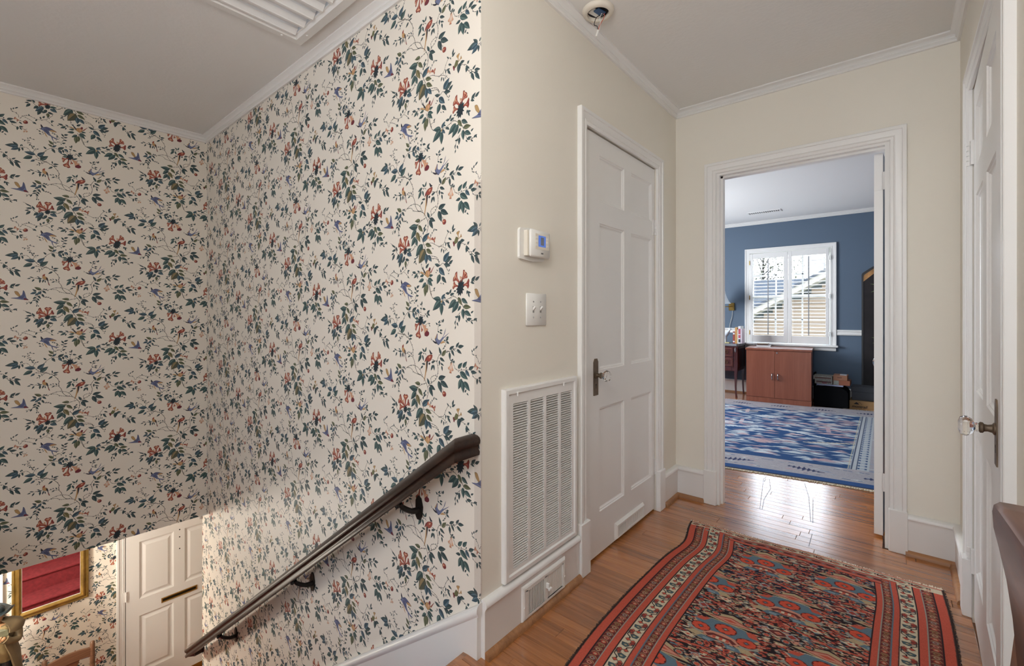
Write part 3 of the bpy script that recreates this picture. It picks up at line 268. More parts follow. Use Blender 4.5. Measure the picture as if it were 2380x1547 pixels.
def poly(img,pts,c,s=.5): fillpoly(img,[(x*s,y*s) for x,y in pts],c,1,False,2)
def regular(cx,cy,rx,ry,n,ph=0): return [(cx+rx*math.cos(6.2832*i/n+ph),cy+ry*math.sin(6.2832*i/n+ph)) for i in range(n)]
def dia(cx,cy,rx,ry): return [(cx-rx,cy),(cx,cy-ry),(cx+rx,cy),(cx,cy+ry)]
def red_rug():
    Wm,Hm,s=1010,2300,.5; img=np.empty((int(Hm*s),int(Wm*s),3)); rnd=random.Random(11)
    navy,blk=h8('272838'),h8('2a2226'); img[:]=blk
    red,dred,mar=h8('bd5847'),h8('96413a'),h8('693432'); tan,cream,blu,gry,pnk=h8('b09c7c'),h8('c9bba2'),h8('5f7583'),h8('93938a'),h8('c58a76')
    P=lambda pts,c:poly(img,pts,c)
    yy=(np.arange(img.shape[0])/s)[:,None]
    img[:]=np.where((np.sin(yy/190)>.2)[...,None],navy,blk)
    cols=[red,red,pnk,gry,blu,tan,cream,dred,red,pnk,tan]
    for _ in range(9500):
        x,y=rnd.uniform(180,830),rnd.uniform(100,1950); a=rnd.uniform(5,15); b=rnd.uniform(3.5,8)
        if rnd.random()<.45: P(dia(x,y,a+3,b+3),blk)
        P(dia(x,y,a,b) if rnd.random()<.6 else [(x-a,y-2),(x+a,y-b),(x+a,y+2),(x-a,y+b)],rnd.choice(cols))
    def rose(x,y,r,c=gry):
        P(regular(x,y,r*1.02,r*.9,16),h8('5a2422'))
        for k in range(8):
            a=k*.7854+.39; P(regular(x+r*.6*math.cos(a),y+r*.52*math.sin(a),r*.37,r*.33,8),h8('cc5540'))
        P(regular(x,y,r*.45,r*.4,8),h8('c24f3c')); P(dia(x,y,r*.33,r*.3),h8('3a2a30')); P(dia(x,y,r*.22,r*.2),c)
    def cell(cx,cy,m):
        A=lambda pts:[(cx+x,cy+y) for x,y in pts]
        P(A([(-118,-70),(0,-150),(118,-70),(0,-52)]),blk); P(A([(-104,-78),(-40,-122),(0,-138),(40,-122),(104,-78),(0,-66)]),tan)
        P(A([(-78,-86),(0,-118),(78,-86),(0,-72)]),dred); P(A([(-66,-87),(0,-112),(66,-87),(0,-76)]),pnk); P(A([(-26,-92),(0,-102),(26,-92),(0,-84)]),red)
        P(A([(-112,-20),(-60,-66),(0,-72),(60,-66),(112,-20),(80,18),(40,34),(-40,34),(-80,18)]),cream if m else tan)
        P(A([(-108,-22),(-58,-62),(0,-68),(58,-62),(108,-22),(76,14),(40,30),(-40,30),(-76,14)]),blu)
        for q in (-1,1): 
            P(A([(q*60,-58),(q*95,-50),(q*108,-26),(q*75,-28)]),red); P(A([(q*40,30),(q*105,16),(q*120,44),(q*70,70)]),gry); P(A([(q*46,66),(q*90,60),(q*118,84),(q*70,92)]),tan)
        P(A([(-70,30),(0,14),(70,30),(52,66),(-52,66)]),pnk); P(A([(-52,52),(-30,34),(30,34),(52,52),(40,64),(24,46),(-24,46),(-40,64)]),mar)
        for k in range(-2,3): P(A([(k*11-5,46),(k*11+5,46),(k*11+5,62),(k*11-5,62)]),cream if k%2 else red)
        for q in (-1,1): P(A([(q*10,72),(q*60,74),(q*74,96),(q*30,104)]),blu); P(A([(q*26,82),(q*52,82),(q*52,94),(q*28,95)]),h8('80939c'))
        rose(cx,cy-22,37); rose(cx-76,cy+20,33,h8('6c7a88')); rose(cx+76,cy+20,33,h8('6c7a88'))
        for q in (-1,1):
            for (x,y) in ((56,-112),(52,134),(120,-92)):
                P(A(regular(q*x,y,19,16,8)),blk);P(A(regular(q*x,y,16,13,4)),gry);P(A(regular(q*x,y,16,13,4,.785)),gry);P(A(regular(q*x,y,10,9,8)),red)
            P(A([(q*20,112),(q*40,98),(q*40,128),(q*24,136)]),red); P(A([(q*26,114),(q*36,108),(q*36,124),(q*27,128)]),mar)
            P(A([(q*8,150),(q*14,144),(q*150,182),(q*146,190)]),red); P(A([(q*70,108),(q*100,96),(q*126,112),(q*98,124)]),cream); P(A([(q*88,108),(q*98,104),(q*108,110),(q*98,116)]),red)
            # bird-like heads
            P(A([(q*86,-140),(q*112,-158),(q*128,-134),(q*110,-118)]),h8('8c9aa2')); P(A([(q*92,-138),(q*110,-152),(q*122,-136),(q*108,-124)]),dred)
        # combed diamond between cells
        x,y=150,-132
        for q in (-1,1):
            for k in range(4): P(A([(x+q*26,y-12+k*8),(x+q*52,y-16+k*8),(x+q*52,y-12+k*8),(x+q*26,y-8+k*8)]),cream)
        P(A(dia(x,y,44,27)),cream); P(A(dia(x,y,37,22)),mar); P(A(dia(x,y,14,10)),pnk); P(A(dia(x,y,8,5)),red)
    fx0,fx1,fy0=190,820,118
    for j in range(-1,8):
        for i in range(-2,5): cell(505+i*300+(150 if j%2 else 0)-130,300+j*355/1-0-(0) if False else 285+j*355,(i+j)%2)
    # borders
    def band(a,b,c,side):
        if side==0: P([(a,0),(b,0),(b,Hm),(a,Hm)],c)
        elif side==1: P([(Wm-b,0),(Wm-a,0),(Wm-a,Hm),(Wm-b,Hm)],c)
    for sd in (0,1):
        for a,b,c in ((0,7,h8('352a27')),(7,36,red),(36,40,blk),(40,74,mar),(74,78,gry),(78,100,red),(100,104,blk),(104,152,cream),(152,155,blk),(155,172,red),(172,177,blu),(177,204,mar),(204,208,gry),(208,226,red),(226,230,blk)): band(a,b,c,sd)
        X=lambda v:v if sd==0 else Wm-v
        y=60;k=0
        while y<Hm:
            for ce,w in ((57,14),(190,11)):
                c=(tan,red,gry,pnk,red,h8('8b7a52'))[(k+ce)%6]
                P([(X(ce+a*w),y+b) for a,b in ((-1.15,-3),(-.6,-15),(.6,-15),(1.15,-3))],h8('b3936a')); P([(X(ce+a*w),y+b) for a,b in ((-.95,-3),(-.5,-12),(.5,-12),(.95,-3))],mar)
                P(regular(X(ce),y-1,w*.72,9,6),c); P(regular(X(ce),y-1,w*.4,5,6),h8('7c3a34') if c is not red else tan)
            y+=27;k+=1
        y=70;k=0
        while y<Hm:
            q=1 if k%2 else -1; ce=128
            P([(X(ce+q*a),y+b) for a,b in ((22,-52),(19,-52),(19,-20),(4,-8),(4,18),(8,18),(8,-6),(22,-18))],blk)
            P([(X(ce-q*a),y+b) for a,b in ((20,-30),(2,-34),(-10,-22),(0,-8),(16,-12))],h8('2f3a42')); P([(X(ce-q*a),y+b) for a,b in ((17,-28),(2,-31),(-6,-22),(1,-11),(14,-14))],h8('496066')); P(dia(X(ce-q*4),y-21,7,5),tan)
            for (a,b,c) in ((8,10,red),(-12,14,red),(14,-44,dred),(-10,34,pnk)): P(dia(X(ce+q*a),y+b,11,10),blk);P(dia(X(ce+q*a),y+b,9,8),c)
            for a in (0,9): 
                for b in (0,9): P([(X(ce-q*(6+a)),y+22+b),(X(ce-q*(13+a)),y+22+b),(X(ce-q*(13+a)),y+29+b),(X(ce-q*(6+a)),y+29+b)],blk); P([(X(ce-q*(7+a)),y+23+b),(X(ce-q*(12+a)),y+23+b),(X(ce-q*(12+a)),y+28+b),(X(ce-q*(7+a)),y+28+b)],red if (a+b)%2 else blu)
            y+=68;k+=1
    # far end
    x0,x1=104,Wm-104
    for a,b,c in ((0,8,pnk),(8,12,dred),(12,56,cream),(56,59,blk),(59,70,red),(70,74,gry),(74,98,mar),(98,102,pnk),(102,118,red),(118,122,blk)):
        i=0 if b<=56 else (152 if b<=70 else 204)
        P([(max(i,7 if b<13 else i),a),(Wm-max(i,7 if b<13 else i),a),(Wm-i,b),(i,b)] if i else [(7,a),(Wm-7,a),(Wm-7,b),(7,b)],c)
    x=30;k=0
    while x<Wm-30:
        P(dia(x,36,22,13),blk);P(dia(x,36,19,10),red if k%2 else dred);P(dia(x,36,8,5),tan)
        for a in (0,8): P([(x+28+a,22),(x+34+a,22),(x+34+a,32),(x+28+a,32)],blk);P([(x+28+a,38),(x+34+a,38),(x+34+a,46),(x+28+a,46)],red)
        P([(x-16,16),(x+30,24),(x+30,27),(x-16,19)],blk)
        P(dia(x+10,86,16,9),tan if k%2 else red); P(dia(x+10,86,8,5),blu); x+=56;k+=1
    rng=np.random.default_rng(2); n=rng.normal(0,.035,img.shape[:2])[...,None]; img*=1+n
    img*=(1+.05*np.sin(np.arange(img.shape[0])*2.2))[:,None,None]
    return np.clip(img,0,1)
def blue_rug():
    # u: metres from the right edge going left, v: metres from near edge; 200 px/m
    W,H=700,640; S=200.; img=np.empty((H,W,3)); rnd=random.Random(5)
    fld,lt,pk,wh,dk,bd=h8('27466f'),h8('8b96a3'),h8('a98f92'),h8('b9bfc2'),h8('26304a'),h8('9b979b'); img[:]=fld
    P=lambda pts,c:fillpoly(img,[(x*S,H-y*S) for x,y in pts],c,1,False,2)
    for _ in range(1150):
        x,y=rnd.uniform(.4,3.5),rnd.uniform(.5,2.95); a=rnd.uniform(.03,.11); b=rnd.uniform(.010,.022); c=rnd.choice((wh,wh,wh,lt,pk,pk))
        if rnd.random()<.5:
            for k in range(5): P([(x-a*(1-k*.2),y+k*b*.9),(x+a*(1-k*.2),y+k*b*.9),(x+a*(1-k*.2)-.02,y+(k+.8)*b*.9),(x-a*(1-k*.2)-.02,y+(k+.8)*b*.9)],c)
        else: P(dia(x,y,a,b),c)
    for i in range(26):
        x,y=rnd.uniform(.5,3.4),rnd.uniform(.6,2.8); c=rnd.choice((wh,h8('b9b09f'),pk)); d=rnd.choice((-1,1))
        t=i%3
        if t==0:
            for k in range(14): P([(x+d*k*.035,y+k*.016),(x+d*k*.035+.07,y+k*.016),(x+d*k*.035+.07,y+k*.016+.022),(x+d*k*.035,y+k*.016+.022)],c)
        elif t==1:
            for k in range(9): P([(x-.16+abs(k-4)*.03,y+(k-4)*.022),(x+.16-abs(k-4)*.03,y+(k-4)*.022),(x+.16-abs(k-4)*.03,y+(k-4)*.022+.013),(x-.16+abs(k-4)*.03,y+(k-4)*.022+.013)],c)
            P(dia(x,y,.09,.05),c); P(dia(x,y,.03,.018),pk)
        else:
            P([(x-.02,y-.12),(x+.02,y-.12),(x+.05,y+.12),(x+.01,y+.12)],h8('a8949c')); P([(x-.1,y-.02),(x+.1,y-.02),(x+.1,y+.02),(x-.1,y+.02)],c)
    # borders
    P([(0,0),(3.5,0),(3.5,.43),(0,.43)],bd); P([(0,2.78),(3.5,2.78),(3.5,3.2),(0,3.2)],bd); P([(0,0),(.42,0),(.42,3.2),(0,3.2)],bd)
    for _ in range(1500):
        x,y=rnd.uniform(0,3.5),rnd.uniform(.12,3.2)
        if x<.3 or y<.42 or y>2.8: P(dia(x,y,rnd.uniform(.015,.05),rnd.uniform(.006,.014)),rnd.choice((pk,wh,lt,h8('a7a3a4'),h8('b7a5a2'),h8('7e8698'))))
    for _ in range(120):
        x=rnd.uniform(0,3.5); y=rnd.choice((.14,.36,2.86)); P([(x,y),(x+.025,y),(x+.025,y+.01),(x,y+.01)],h8('4a5a78'))
    def comb(x,y,a):
        for k in range(7):
            q=(k-3)*.033; l=.02+.014*(3-abs(k-3)); P([(x+q,y+q*a-.006),(x+q+.02,y+q*a-l),(x+q+.026,y+q*a-.004),(x+q+.02,y+q*a+l)],h8('2f3655'))
        P([(x-.12,y-.12*a-.006),(x+.12,y+.12*a-.006),(x+.12,y+.12*a+.006),(x-.12,y-.12*a+.006)],h8('2f3655'))
    for i in range(9): comb(.2+i*.48,.25,.25 if i%2 else -.2); comb(.35+i*.45,2.98,.15 if i%2 else -.1)
    for i in range(12): comb(.12,.5+i*.21,.25 if i%2 else -.2)
    P([(.3,.43),(.42,.43),(.42,2.78),(.3,2.78)],h8('a9adb0')); P([(.405,.43),(.413,.43),(.413,2.78),(.405,2.78)],dk); P([(.425,.43),(.432,.43),(.432,2.78),(.425,2.78)],h8('b8b09a')); P([(.375,.43),(.38,.43),(.38,2.78),(.375,2.78)],dk)
    for i in range(28):
        for dx in (.315,.36): P([(dx,.46+i*.083),(dx+.012,.46+i*.083),(dx+.012,.50+i*.083),(dx,.50+i*.083)],h8('2f4468'))
        P([(.32,.475+i*.083),(.37,.475+i*.083),(.37,.482+i*.083),(.32,.482+i*.083)],h8('5d7390'))
    P([(0,0),(3.5,0),(3.5,.10),(0,.10)],h8('2b4a78')); P([(0,0),(3.5,0),(3.5,.015),(0,.015)],dk)
    rng=np.random.default_rng(3); img*=1+rng.normal(0,.03,img.shape[:2])[...,None]
    return np.clip(img,0,1)

# ------------------------------------------------------------------ materials
PAINT=mat('cream_wall_paint','e4dfd4',.55,bump=.12,bscale=90,spec=.3)
TRIM=mat('white_gloss_paint','e4e3e1',.32,bump=.015,bscale=35)
CEIL=mat('ceiling_paint','e4e3e1',.8,bump=.35,bscale=55,spec=.2,dist=.003)
CEIL2=mat('study_ceiling_paint','f1f1ef',.8,bump=.15,bscale=50,spec=.2)
BLUE=mat('blue_wall_paint','5a6a7c',.6,bump=.1,bscale=80,spec=.3)
FLOORW=wood('oak_floor','734221','b3733f',.22,axis=0,coat=1.0,grain=1.1)
FLOORW.node_tree.nodes['Principled BSDF'].inputs['Coat IOR'].default_value=1.62
FLOORD=wood('oak_floor_dark','5e3a24','94603a',.3,axis=0,coat=.2,rnd=False)
SCRM=mat('dark_scratch','3a2a22',.6)
SHOE=wood('oak_shoe_moulding','7a5234','a9784f',.4,axis=0,rnd=False)
RAILW=wood('dark_stained_handrail','170f0b','37261e',.42,axis=0,coat=.1,rnd=False)
CHAIRW=wood('walnut_chair','3a2015','6b452f',.42,axis=1,coat=.1,rnd=False)
for m_ in (RAILW,CHAIRW): m_.node_tree.nodes['Principled BSDF'].inputs['Specular IOR Level'].default_value=.3
CHAIRL=wood('honey_chair','4c3322','77553f',.4,axis=1,rnd=False)
CABW=wood('cherry_laminate','7c4430','8f5540',.35,axis=2,rnd=False,scale=.9,grain=.6)
DESKW=wood('mahogany','2c1210','4e2420',.25,axis=2,rnd=False,coat=.4)
IRON=mat('dark_iron','2a2725',.45,.6,bump=.1)
BRONZE=mat('aged_bronze','6a5a4a',.5,.6,bump=.15,bscale=40,var=.3,vscale=20)
BRASS=mat('brass','b08d4e',.28,1,var=.15,vscale=20)
GOLD=mat('gilt_frame','a08245',.35,.75,bump=.2,bscale=50,var=.3,vscale=14)
CHROME=mat('satin_nickel','b9b9bb',.25,1)
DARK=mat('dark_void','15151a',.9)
DGREY=mat('shadow_grey_metal','5d5f63',.7)
BLACKF=mat('black_fabric','09090c',.9,bump=.3,bscale=200,spec=.15)
CARPET=mat('red_stair_carpet','8c3037',.95,bump=.8,bscale=260,var=.18,vscale=30,dist=.004)
PLASTIC=mat('white_plastic','e2e1dd',.35)
IVORY=mat('ivory_plastic','dcd5c8',.4)
MARBLE=mat('grey_marble','77787c',.2,var=.35,vscale=9)
def glassmat():
    m,nt,b=principled('cut_glass'); b.inputs['Base Color'].default_value=(1,1,1,1); b.inputs['Transmission Weight'].default_value=1; b.inputs['Roughness'].default_value=.02; b.inputs['IOR'].default_value=1.5; return m
GLASS=glassmat()
def clear(name,fac,rough=.02,tint=(1,1,1,1)):
    m=bpy.data.materials.new(name); m.use_nodes=True; nt=m.node_tree; nt.nodes.clear(); a=nd(nt,'ShaderNodeBsdfTransparent'); a.inputs[0].default_value=tint; g=nd(nt,'ShaderNodeBsdfGlossy'); g.inputs['Roughness'].default_value=rough; mx=nd(nt,'ShaderNodeMixShader'); mx.inputs[0].default_value=fac; o=nd(nt,'ShaderNodeOutputMaterial'); nt.links.new(a.outputs[0],mx.inputs[1]); nt.links.new(g.outputs[0],mx.inputs[2]); nt.links.new(mx.outputs[0],o.inputs[0]); return m
PANE=clear('window_glass',.06); GUARD=clear('clear_corner_guard',.05,.15,(.985,.98,.98,1))
MIRROR=mat('mirror_silver','f2f2f2',.01,1)
WPIMG=image('wallpaper_print',wallpaper())
def wallpaper_mat(name,axis,a0,z0):
    m,nt,b=principled(name); L=nt.links.new; t=nd(nt,'ShaderNodeNewGeometry'); s=nd(nt,'ShaderNodeSeparateXYZ'); L(t.outputs['Position'],s.inputs[0])
    def lin(o,off,sc):
        k=nd(nt,'ShaderNodeMath',operation='MULTIPLY_ADD'); L(o,k.inputs[0]); k.inputs[1].default_value=1/sc; k.inputs[2].default_value=off/sc; return k.outputs[0]
    c=nd(nt,'ShaderNodeCombineXYZ'); L(lin(s.outputs[axis],-a0+.060,1.03),c.inputs[0]); L(lin(s.outputs[2],-z0+.040,.622),c.inputs[1])
    im=nd(nt,'ShaderNodeTexImage',image=WPIMG); L(c.outputs[0],im.inputs[0]); L(im.outputs[0],b.inputs['Base Color'])
    b.inputs['Roughness'].default_value=.55; b.inputs['Specular IOR Level'].default_value=.3
    n=nd(nt,'ShaderNodeTexNoise'); n.inputs['Scale'].default_value=7; L(t.outputs['Position'],n.inputs['Vector']); bp=nd(nt,'ShaderNodeBump'); bp.inputs['Strength'].default_value=.08; bp.inputs['Distance'].default_value=.01; L(n.outputs[0],bp.inputs['Height']); L(bp.outputs[0],b.inputs['Normal']); return m
WP_S=wallpaper_mat('floral_wallpaper_stair',0,-1.32,1.60); WP_E=wallpaper_mat('floral_wallpaper_end',1,.429,1.956); WP_F=wallpaper_mat('floral_wallpaper_foyer',1,.429,-1.70); WP_N=wallpaper_mat('floral_wallpaper_near',0,-1.1,1.7)
# ------------------------------------------------------------------ room constants
LX=-1.053; FY=2.887; H2=2.44; H3=2.48; SY=1.0945; EX=-3.82; FX=-5.85; FZ=-2.75; LAND=-1.118; NY=.02; BY=-2.6
def rx(y): return .243-.012*(FY-y)
# ------------------------------------------------------------------ floors
f=MB().box(LAND+.02,rx(-2.6)+.1,BY,FY+.12,-.2,-.018); f.box(-3.6,1.9,FY+.12,7.24,-.2,-.018)
FLOOR=obj('floor',f,FLOORD,org=(0,0,-.018),label='oak strip floor of the upstairs hall and the blue study',cat='floor',kind='structure')
PW=.057; LENS=[.42,.56,.70,.84,1.0]; PM={}
def plank_mesh(l):
    if l not in PM:
        c=.0011; m=MB(); x=l/2-.0004; y=PW/2-.0004
        m.add([(-x,-y,-.018),(x,-y,-.018),(x,y,-.018),(-x,y,-.018),(-x,-y,-c),(x,-y,-c),(x,y,-c),(-x,y,-c),(-x+c,-y+c,0),(x-c,-y+c,0),(x-c,y-c,0),(-x+c,y-c,0)],[(0,3,2,1),(0,1,5,4),(1,2,6,5),(2,3,7,6),(3,0,4,7),(4,5,9,8),(5,6,10,9),(6,7,11,10),(7,4,8,11),(8,9,10,11)])
        me=bpy.data.meshes.new('plank'); me.from_pydata(m.v,[],m.f); me.materials.append(FLOORW); me.update(); PM[l]=me
    return PM[l]
rnd=random.Random(3); npl=0; bulk=MB()
def lay(y,x0,x1,single):
    global npl
    x=x0-rnd.uniform(0,.5)
    while x<x1:
        l=rnd.choice(LENS); a,b=max(x,x0),min(x+l,x1)
        if b-a>.03:
            if single and npl<298 and a==x and b==x+l:
                o=bpy.data.objects.new('plank',plank_mesh(l)); COL.objects.link(o); place(o,((a+b)/2,y,0),FLOOR); npl+=1
            elif single and npl<298:
                m=round(b-a,3); o=bpy.data.objects.new('plank',plank_mesh(m)); COL.objects.link(o); place(o,((a+b)/2,y,0),FLOOR); npl+=1
            else:
                bulk.box(a+.0004,b-.0004,y-PW/2+.0004,y+PW/2-.0004,-.017,0,.0011)
        x+=l
rows=int((7.24-BY)/PW)
for i in range(rows):
    y=BY+PW*(i+.5)
    if y<FY-.02: lay(y,LAND+.02,rx(y)-.002,.95<y)
    elif y<FY+.13: lay(y,-.80,-.03,True)
    else: lay(y,-3.55,1.85,False) if y>4.15 else (lay(y,-1.35,.12,True),lay(y,-3.55,-1.35,False),lay(y,.12,1.85,False))
obj('planking',bulk,FLOORW,FLOOR,org=(0,0,0),kind='stuff')
nose=MB(); nose.sweep([(0,-.028),(.0,0),(.022,-.002),(.030,-.012),(.024,-.026)],[(LAND+.022,NY),(LAND+.022,SY)])
for P in [[(-0.684, 3.573), (-0.612, 3.109), (-0.591, 2.982)], [(-0.649, 3.57), (-0.607, 3.381), (-0.603, 3.159), (-0.58, 2.984)], [(-0.45, 3.642), (-0.394, 3.377), (-0.34, 2.984)], [(-0.371, 3.37), (-0.329, 2.973)], [(-0.34, 2.984), (-0.32, 3.0)], [(-0.315, 2.826), (-0.311, 2.668)], [(-0.611, 2.989), (-0.579, 2.985)]]:
    q=MB()
    for (a,b),(c,d) in zip(P,P[1:]):
        l=math.hypot(c-a,d-b); nx,ny=-(d-b)/l*.0011,(c-a)/l*.0011; q.add([(a+nx,b+ny,.0004),(c+nx,d+ny,.0004),(c-nx,d-ny,.0004),(a-nx,b-ny,.0004)],[(0,1,2,3)])
    obj('scratch',q,SCRM,FLOOR,fix=False)
obj('stair_nosing',nose,FLOORW,FLOOR,smooth=40)
# ------------------------------------------------------------------ ceilings
vx0,vx1,vy0,vy1=-2.156,-1.30,.15,1.006; va,vb,vc,vd=vx0+.05,vx1-.05,vy0+.05,vy1-.05
c=MB(); c.box(EX-.1,va,BY-.1,FY+.12,H2,H2+.06); c.box(vb,.4,BY-.1,FY+.12,H2,H2+.06); c.box(va,vb,BY-.1,vc,H2,H2+.06); c.box(va,vb,vd,FY+.12,H2,H2+.06); obj('ceiling',c,CEIL,org=(0,0,H2),label='pale grey painted ceiling over the hall and stairwell',cat='ceiling',kind='structure')
c=MB().box(-3.7,1.9,FY+.12,7.36,H3,H3+.06); obj('ceiling_study',c,CEIL2,org=(0,5,H3),label='white ceiling of the blue study beyond the doorway',cat='ceiling',kind='structure')
c=MB().box(FX-.1,EX-.1,-2,3.2,-.31,-.2); obj('ceiling_foyer',c,CEIL,org=(-4.9,.6,-.31),label='ceiling of the entrance foyer below the stairs',cat='ceiling',kind='structure')
c=MB().box(FX-.1,LAND,-2,3.2,FZ-.1,FZ); obj('floor_foyer',c,FLOORD,org=(-4.9,.6,FZ),label='dark wood floor of the entrance foyer downstairs',cat='floor',kind='structure')
# ------------------------------------------------------------------ walls
def wall(name,mb,m,label): return obj(name,mb,m,label=label,cat='wall',kind='structure')
D1=(1.768,2.571); DT=2.0
w=MB(); x0,x1=LX-.10,LX
w.box(x0,x1,SY+.0006,D1[0]-.004,-.2,H2); w.box(x0,x1,D1[1]+.004,FY+.0,-.2,H2); w.box(x0,x1,D1[0]-.004,D1[1]+.004,DT+.005,H2)
w.box(x0-.02,x0,D1[0]-.1,D1[1]+.1,-.2,DT+.1)
wall('wall_left',w,PAINT,'cream hall wall with the closet door, grille and thermostat')
O2=(-.790,-.022); OT=1.985
w=MB(); y0,y1=FY,FY+.06
w.box(LX-.1,O2[0]-.018,y0,y1,-.2,H2); w.box(O2[1]+.018,.4,y0,y1,-.2,H2); w.box(O2[0]-.018,O2[1]+.018,y0,y1,OT+.018,H2)
wall('wall_back',w,PAINT,'cream hall wall around the study doorway')
w=MB(); y0,y1=FY+.06,FY+.11
w.box(-3.7,O2[0]-.018,y0,y1,-.2,H3); w.box(O2[1]+.018,1.9,y0,y1,-.2,H3); w.box(O2[0]-.018,O2[1]+.018,y0,y1,OT+.018,H3)
wall('wall_study_door_side',w,BLUE,'blue study wall on the doorway side')
D3=(1.640,2.432)
w=MB()
for (a,b,z0,z1) in ((BY,D3[0]-.004,-.2,H2),(D3[1]+.004,FY,-.2,H2),(D3[0]-.004,D3[1]+.004,DT+.005,H2)):
    w.add([(rx(a),a,z0),(rx(b),b,z0),(rx(b)+.1,b,z0),(rx(a)+.1,a,z0),(rx(a),a,z1),(rx(b),b,z1),(rx(b)+.1,b,z1),(rx(a)+.1,a,z1)],[(0,3,2,1),(4,5,6,7),(0,1,5,4),(1,2,6,5),(2,3,7,6),(3,0,4,7)])
w.box(.36,.38,1.5,2.6,-.2,2.2)
wall('wall_right',w,PAINT,'cream hall wall with the right-hand six panel door')
w=MB().box(EX-.10,LX-.0008,SY,SY+.01,FZ,H2); w.box(EX-.1,LX-.11,SY+.01,SY+.09,FZ,H2)
wall('wall_stair',w,WP_S,'bird and flower wallpapered wall along the handrail')
w=MB().box(EX-.10,EX,NY-.1,SY,-.308,H2); w.box(EX-.10,EX,-1.8,NY-.1,-.2,H2); wall('wall_stair_end',w,WP_E,'wallpapered upper wall at the far end of the stairwell')
w=MB().box(EX-.0995,LAND-.03,NY-.1,NY,FZ,.0); wall('wall_stair_near',w,WP_N,'wallpapered near side wall of the lower stairs')
w=MB(); w.box(EX-.1,-2.80,-1.8,-1.7,-.2,H2); w.box(-2.20,LAND-.03,-1.8,-1.7,-.2,H2); w.box(-2.80,-2.20,-1.8,-1.7,-.2,.95); w.box(-2.80,-2.20,-1.8,-1.7,1.65,H2); wall('wall_added_gallery',w,PAINT,'cream wall of an added unseen gallery, with a window lighting the stairwell')  # made-up gallery out of view, added so the stairwell is lit evenly
g_=MB().box(EX+.0005,LAND+.019,-1.7,NY-.1005,-.2,0); obj('floor_added_gallery',g_,FLOORD,org=(-2.5,-.9,0),label='oak floor of the added unseen gallery beside the stairwell',cat='floor',kind='structure')  # floor of the made-up gallery, out of view
w=MB().box(FX-.1,FX,-2,3.2,FZ,-.31); wall('wall_foyer',w,WP_F,'wallpapered foyer wall with the mirror and front door')
w=MB().box(FX,EX-.1,-2.1,-2,FZ,-.31); wall('wall_foyer_near',w,PAINT,'plain near side wall of the foyer')
w=MB().box(FX,EX-.1,3.2,3.3,FZ,-.31); w.box(EX-.12,EX-.1,SY+.095,3.2,FZ,-.2); w.box(EX-.12,EX-.1,-2,NY-.105,FZ,-.2); wall('wall_foyer_far',w,PAINT,'plain far side walls of the foyer')
w=MB(); w.box(LAND-.03,-.95,BY-.1,BY,-.2,H2); w.box(.1,.4,BY-.1,BY,-.2,H2); w.box(-.95,.1,BY-.1,BY,-.2,.55); w.box(-.95,.1,BY-.1,BY,2.15,H2); wall('wall_front',w,PAINT,'hall end wall behind the viewpoint')
w=MB().box(LAND-.13,LAND-.03,BY,-1.8005,-.2,H2); wall('wall_hall_side',w,PAINT,'cream hall side wall before the stairs')
w=MB(); WX=(-1.60,-.57); WZ=(.70,2.06); y0,y1=7.24,7.36
w.box(-3.7,WX[0],y0,y1,-.2,H3); w.box(WX[1],1.9,y0,y1,-.2,H3); w.box(WX[0],WX[1],y0,y1,-.2,WZ[0]); w.box(WX[0],WX[1],y0,y1,WZ[1],H3)
wall('wall_study_window_side',w,BLUE,'blue study wall with the shuttered window')
w=MB(); w.box(-3.7,-3.6,FY+.11,4.3,-.2,H3); w.box(-3.7,-3.6,5.9,7.24,-.2,H3); w.box(-3.7,-3.6,4.3,5.9,-.2,.75); w.box(-3.7,-3.6,4.3,5.9,2.2,H3); wall('wall_study_left',w,BLUE,'blue study side wall with a second window')
w=MB().box(1.8,1.9,FY+.11,7.24,-.2,H3); wall('wall_study_right',w,BLUE,'blue study side wall behind the open door')
# ------------------------------------------------------------------ mouldings
def trim(name,mb,m,label,parent=None,smooth=35): return obj(name,mb,m,parent,smooth=smooth,label=None if parent else label,cat=None if parent else 'trim',kind=None if parent else 'structure')
CP=[(0,-.046),(.010,-.046),(.0125,-.043),(.0125,-.037),(.008,-.036),(.0145,-.030),(.0175,-.028),(.0175,-.0235),(.0125,-.0225),(.016,-.018),(.023,-.012),(.030,-.009),(.035,-.006),(.035,0),(0,0)]
def crown(path,z): return MB().sweep([(a,z+b) for a,b in CP],path)
t=crown([(rx(BY),BY),(rx(FY),FY),(LX,FY),(LX,SY)],H2); trim('trim_1',t,TRIM,'white crown moulding around the hall ceiling')
t=crown([(LX,SY),(EX,SY),(EX,NY)],H2); trim('trim_2',t,TRIM,'white crown moulding above the stairwell wallpaper')
t=MB().sweep([(a*1.2,H3+b*.95) for a,b in CP],[(1.8,7.24),(-3.6,7.24)]); trim('trim_3',t,TRIM,'white crown moulding above the blue study wall')
BP=[(0,.192),(.012,.192),(.021,.188),(.026,.180),(.026,.172),(.020,.164),(.019,.160),(.018,.156),(.018,0),(0,0)]
SP=[(.018,.024),(.026,.022),(.034,.014),(.037,.002),(.037,0),(.018,0)]
def base(name,path,label):
    b=trim(name,MB().sweep(BP,path),TRIM,label); b['category']='baseboard'; trim('shoe_molding',MB().sweep(SP,path),SHOE,'',b); return b
base('baseboard_left',[(LX,1.690),(LX,SY)],'white baseboard with wood shoe strip below the return grille')
base('baseboard_back',[(-.872,FY),(LX,FY),(LX,2.650)],'white baseboard in the corner between closet and study doorway')
base('baseboard_right',[(rx(2.506),2.506),(rx(FY),FY),(.0545,FY)],'white baseboard in the far right hall corner')
base('baseboard_near',[(rx(-2.5),-2.5),(rx(1.545),1.545)],'white baseboard on the near right hall wall')
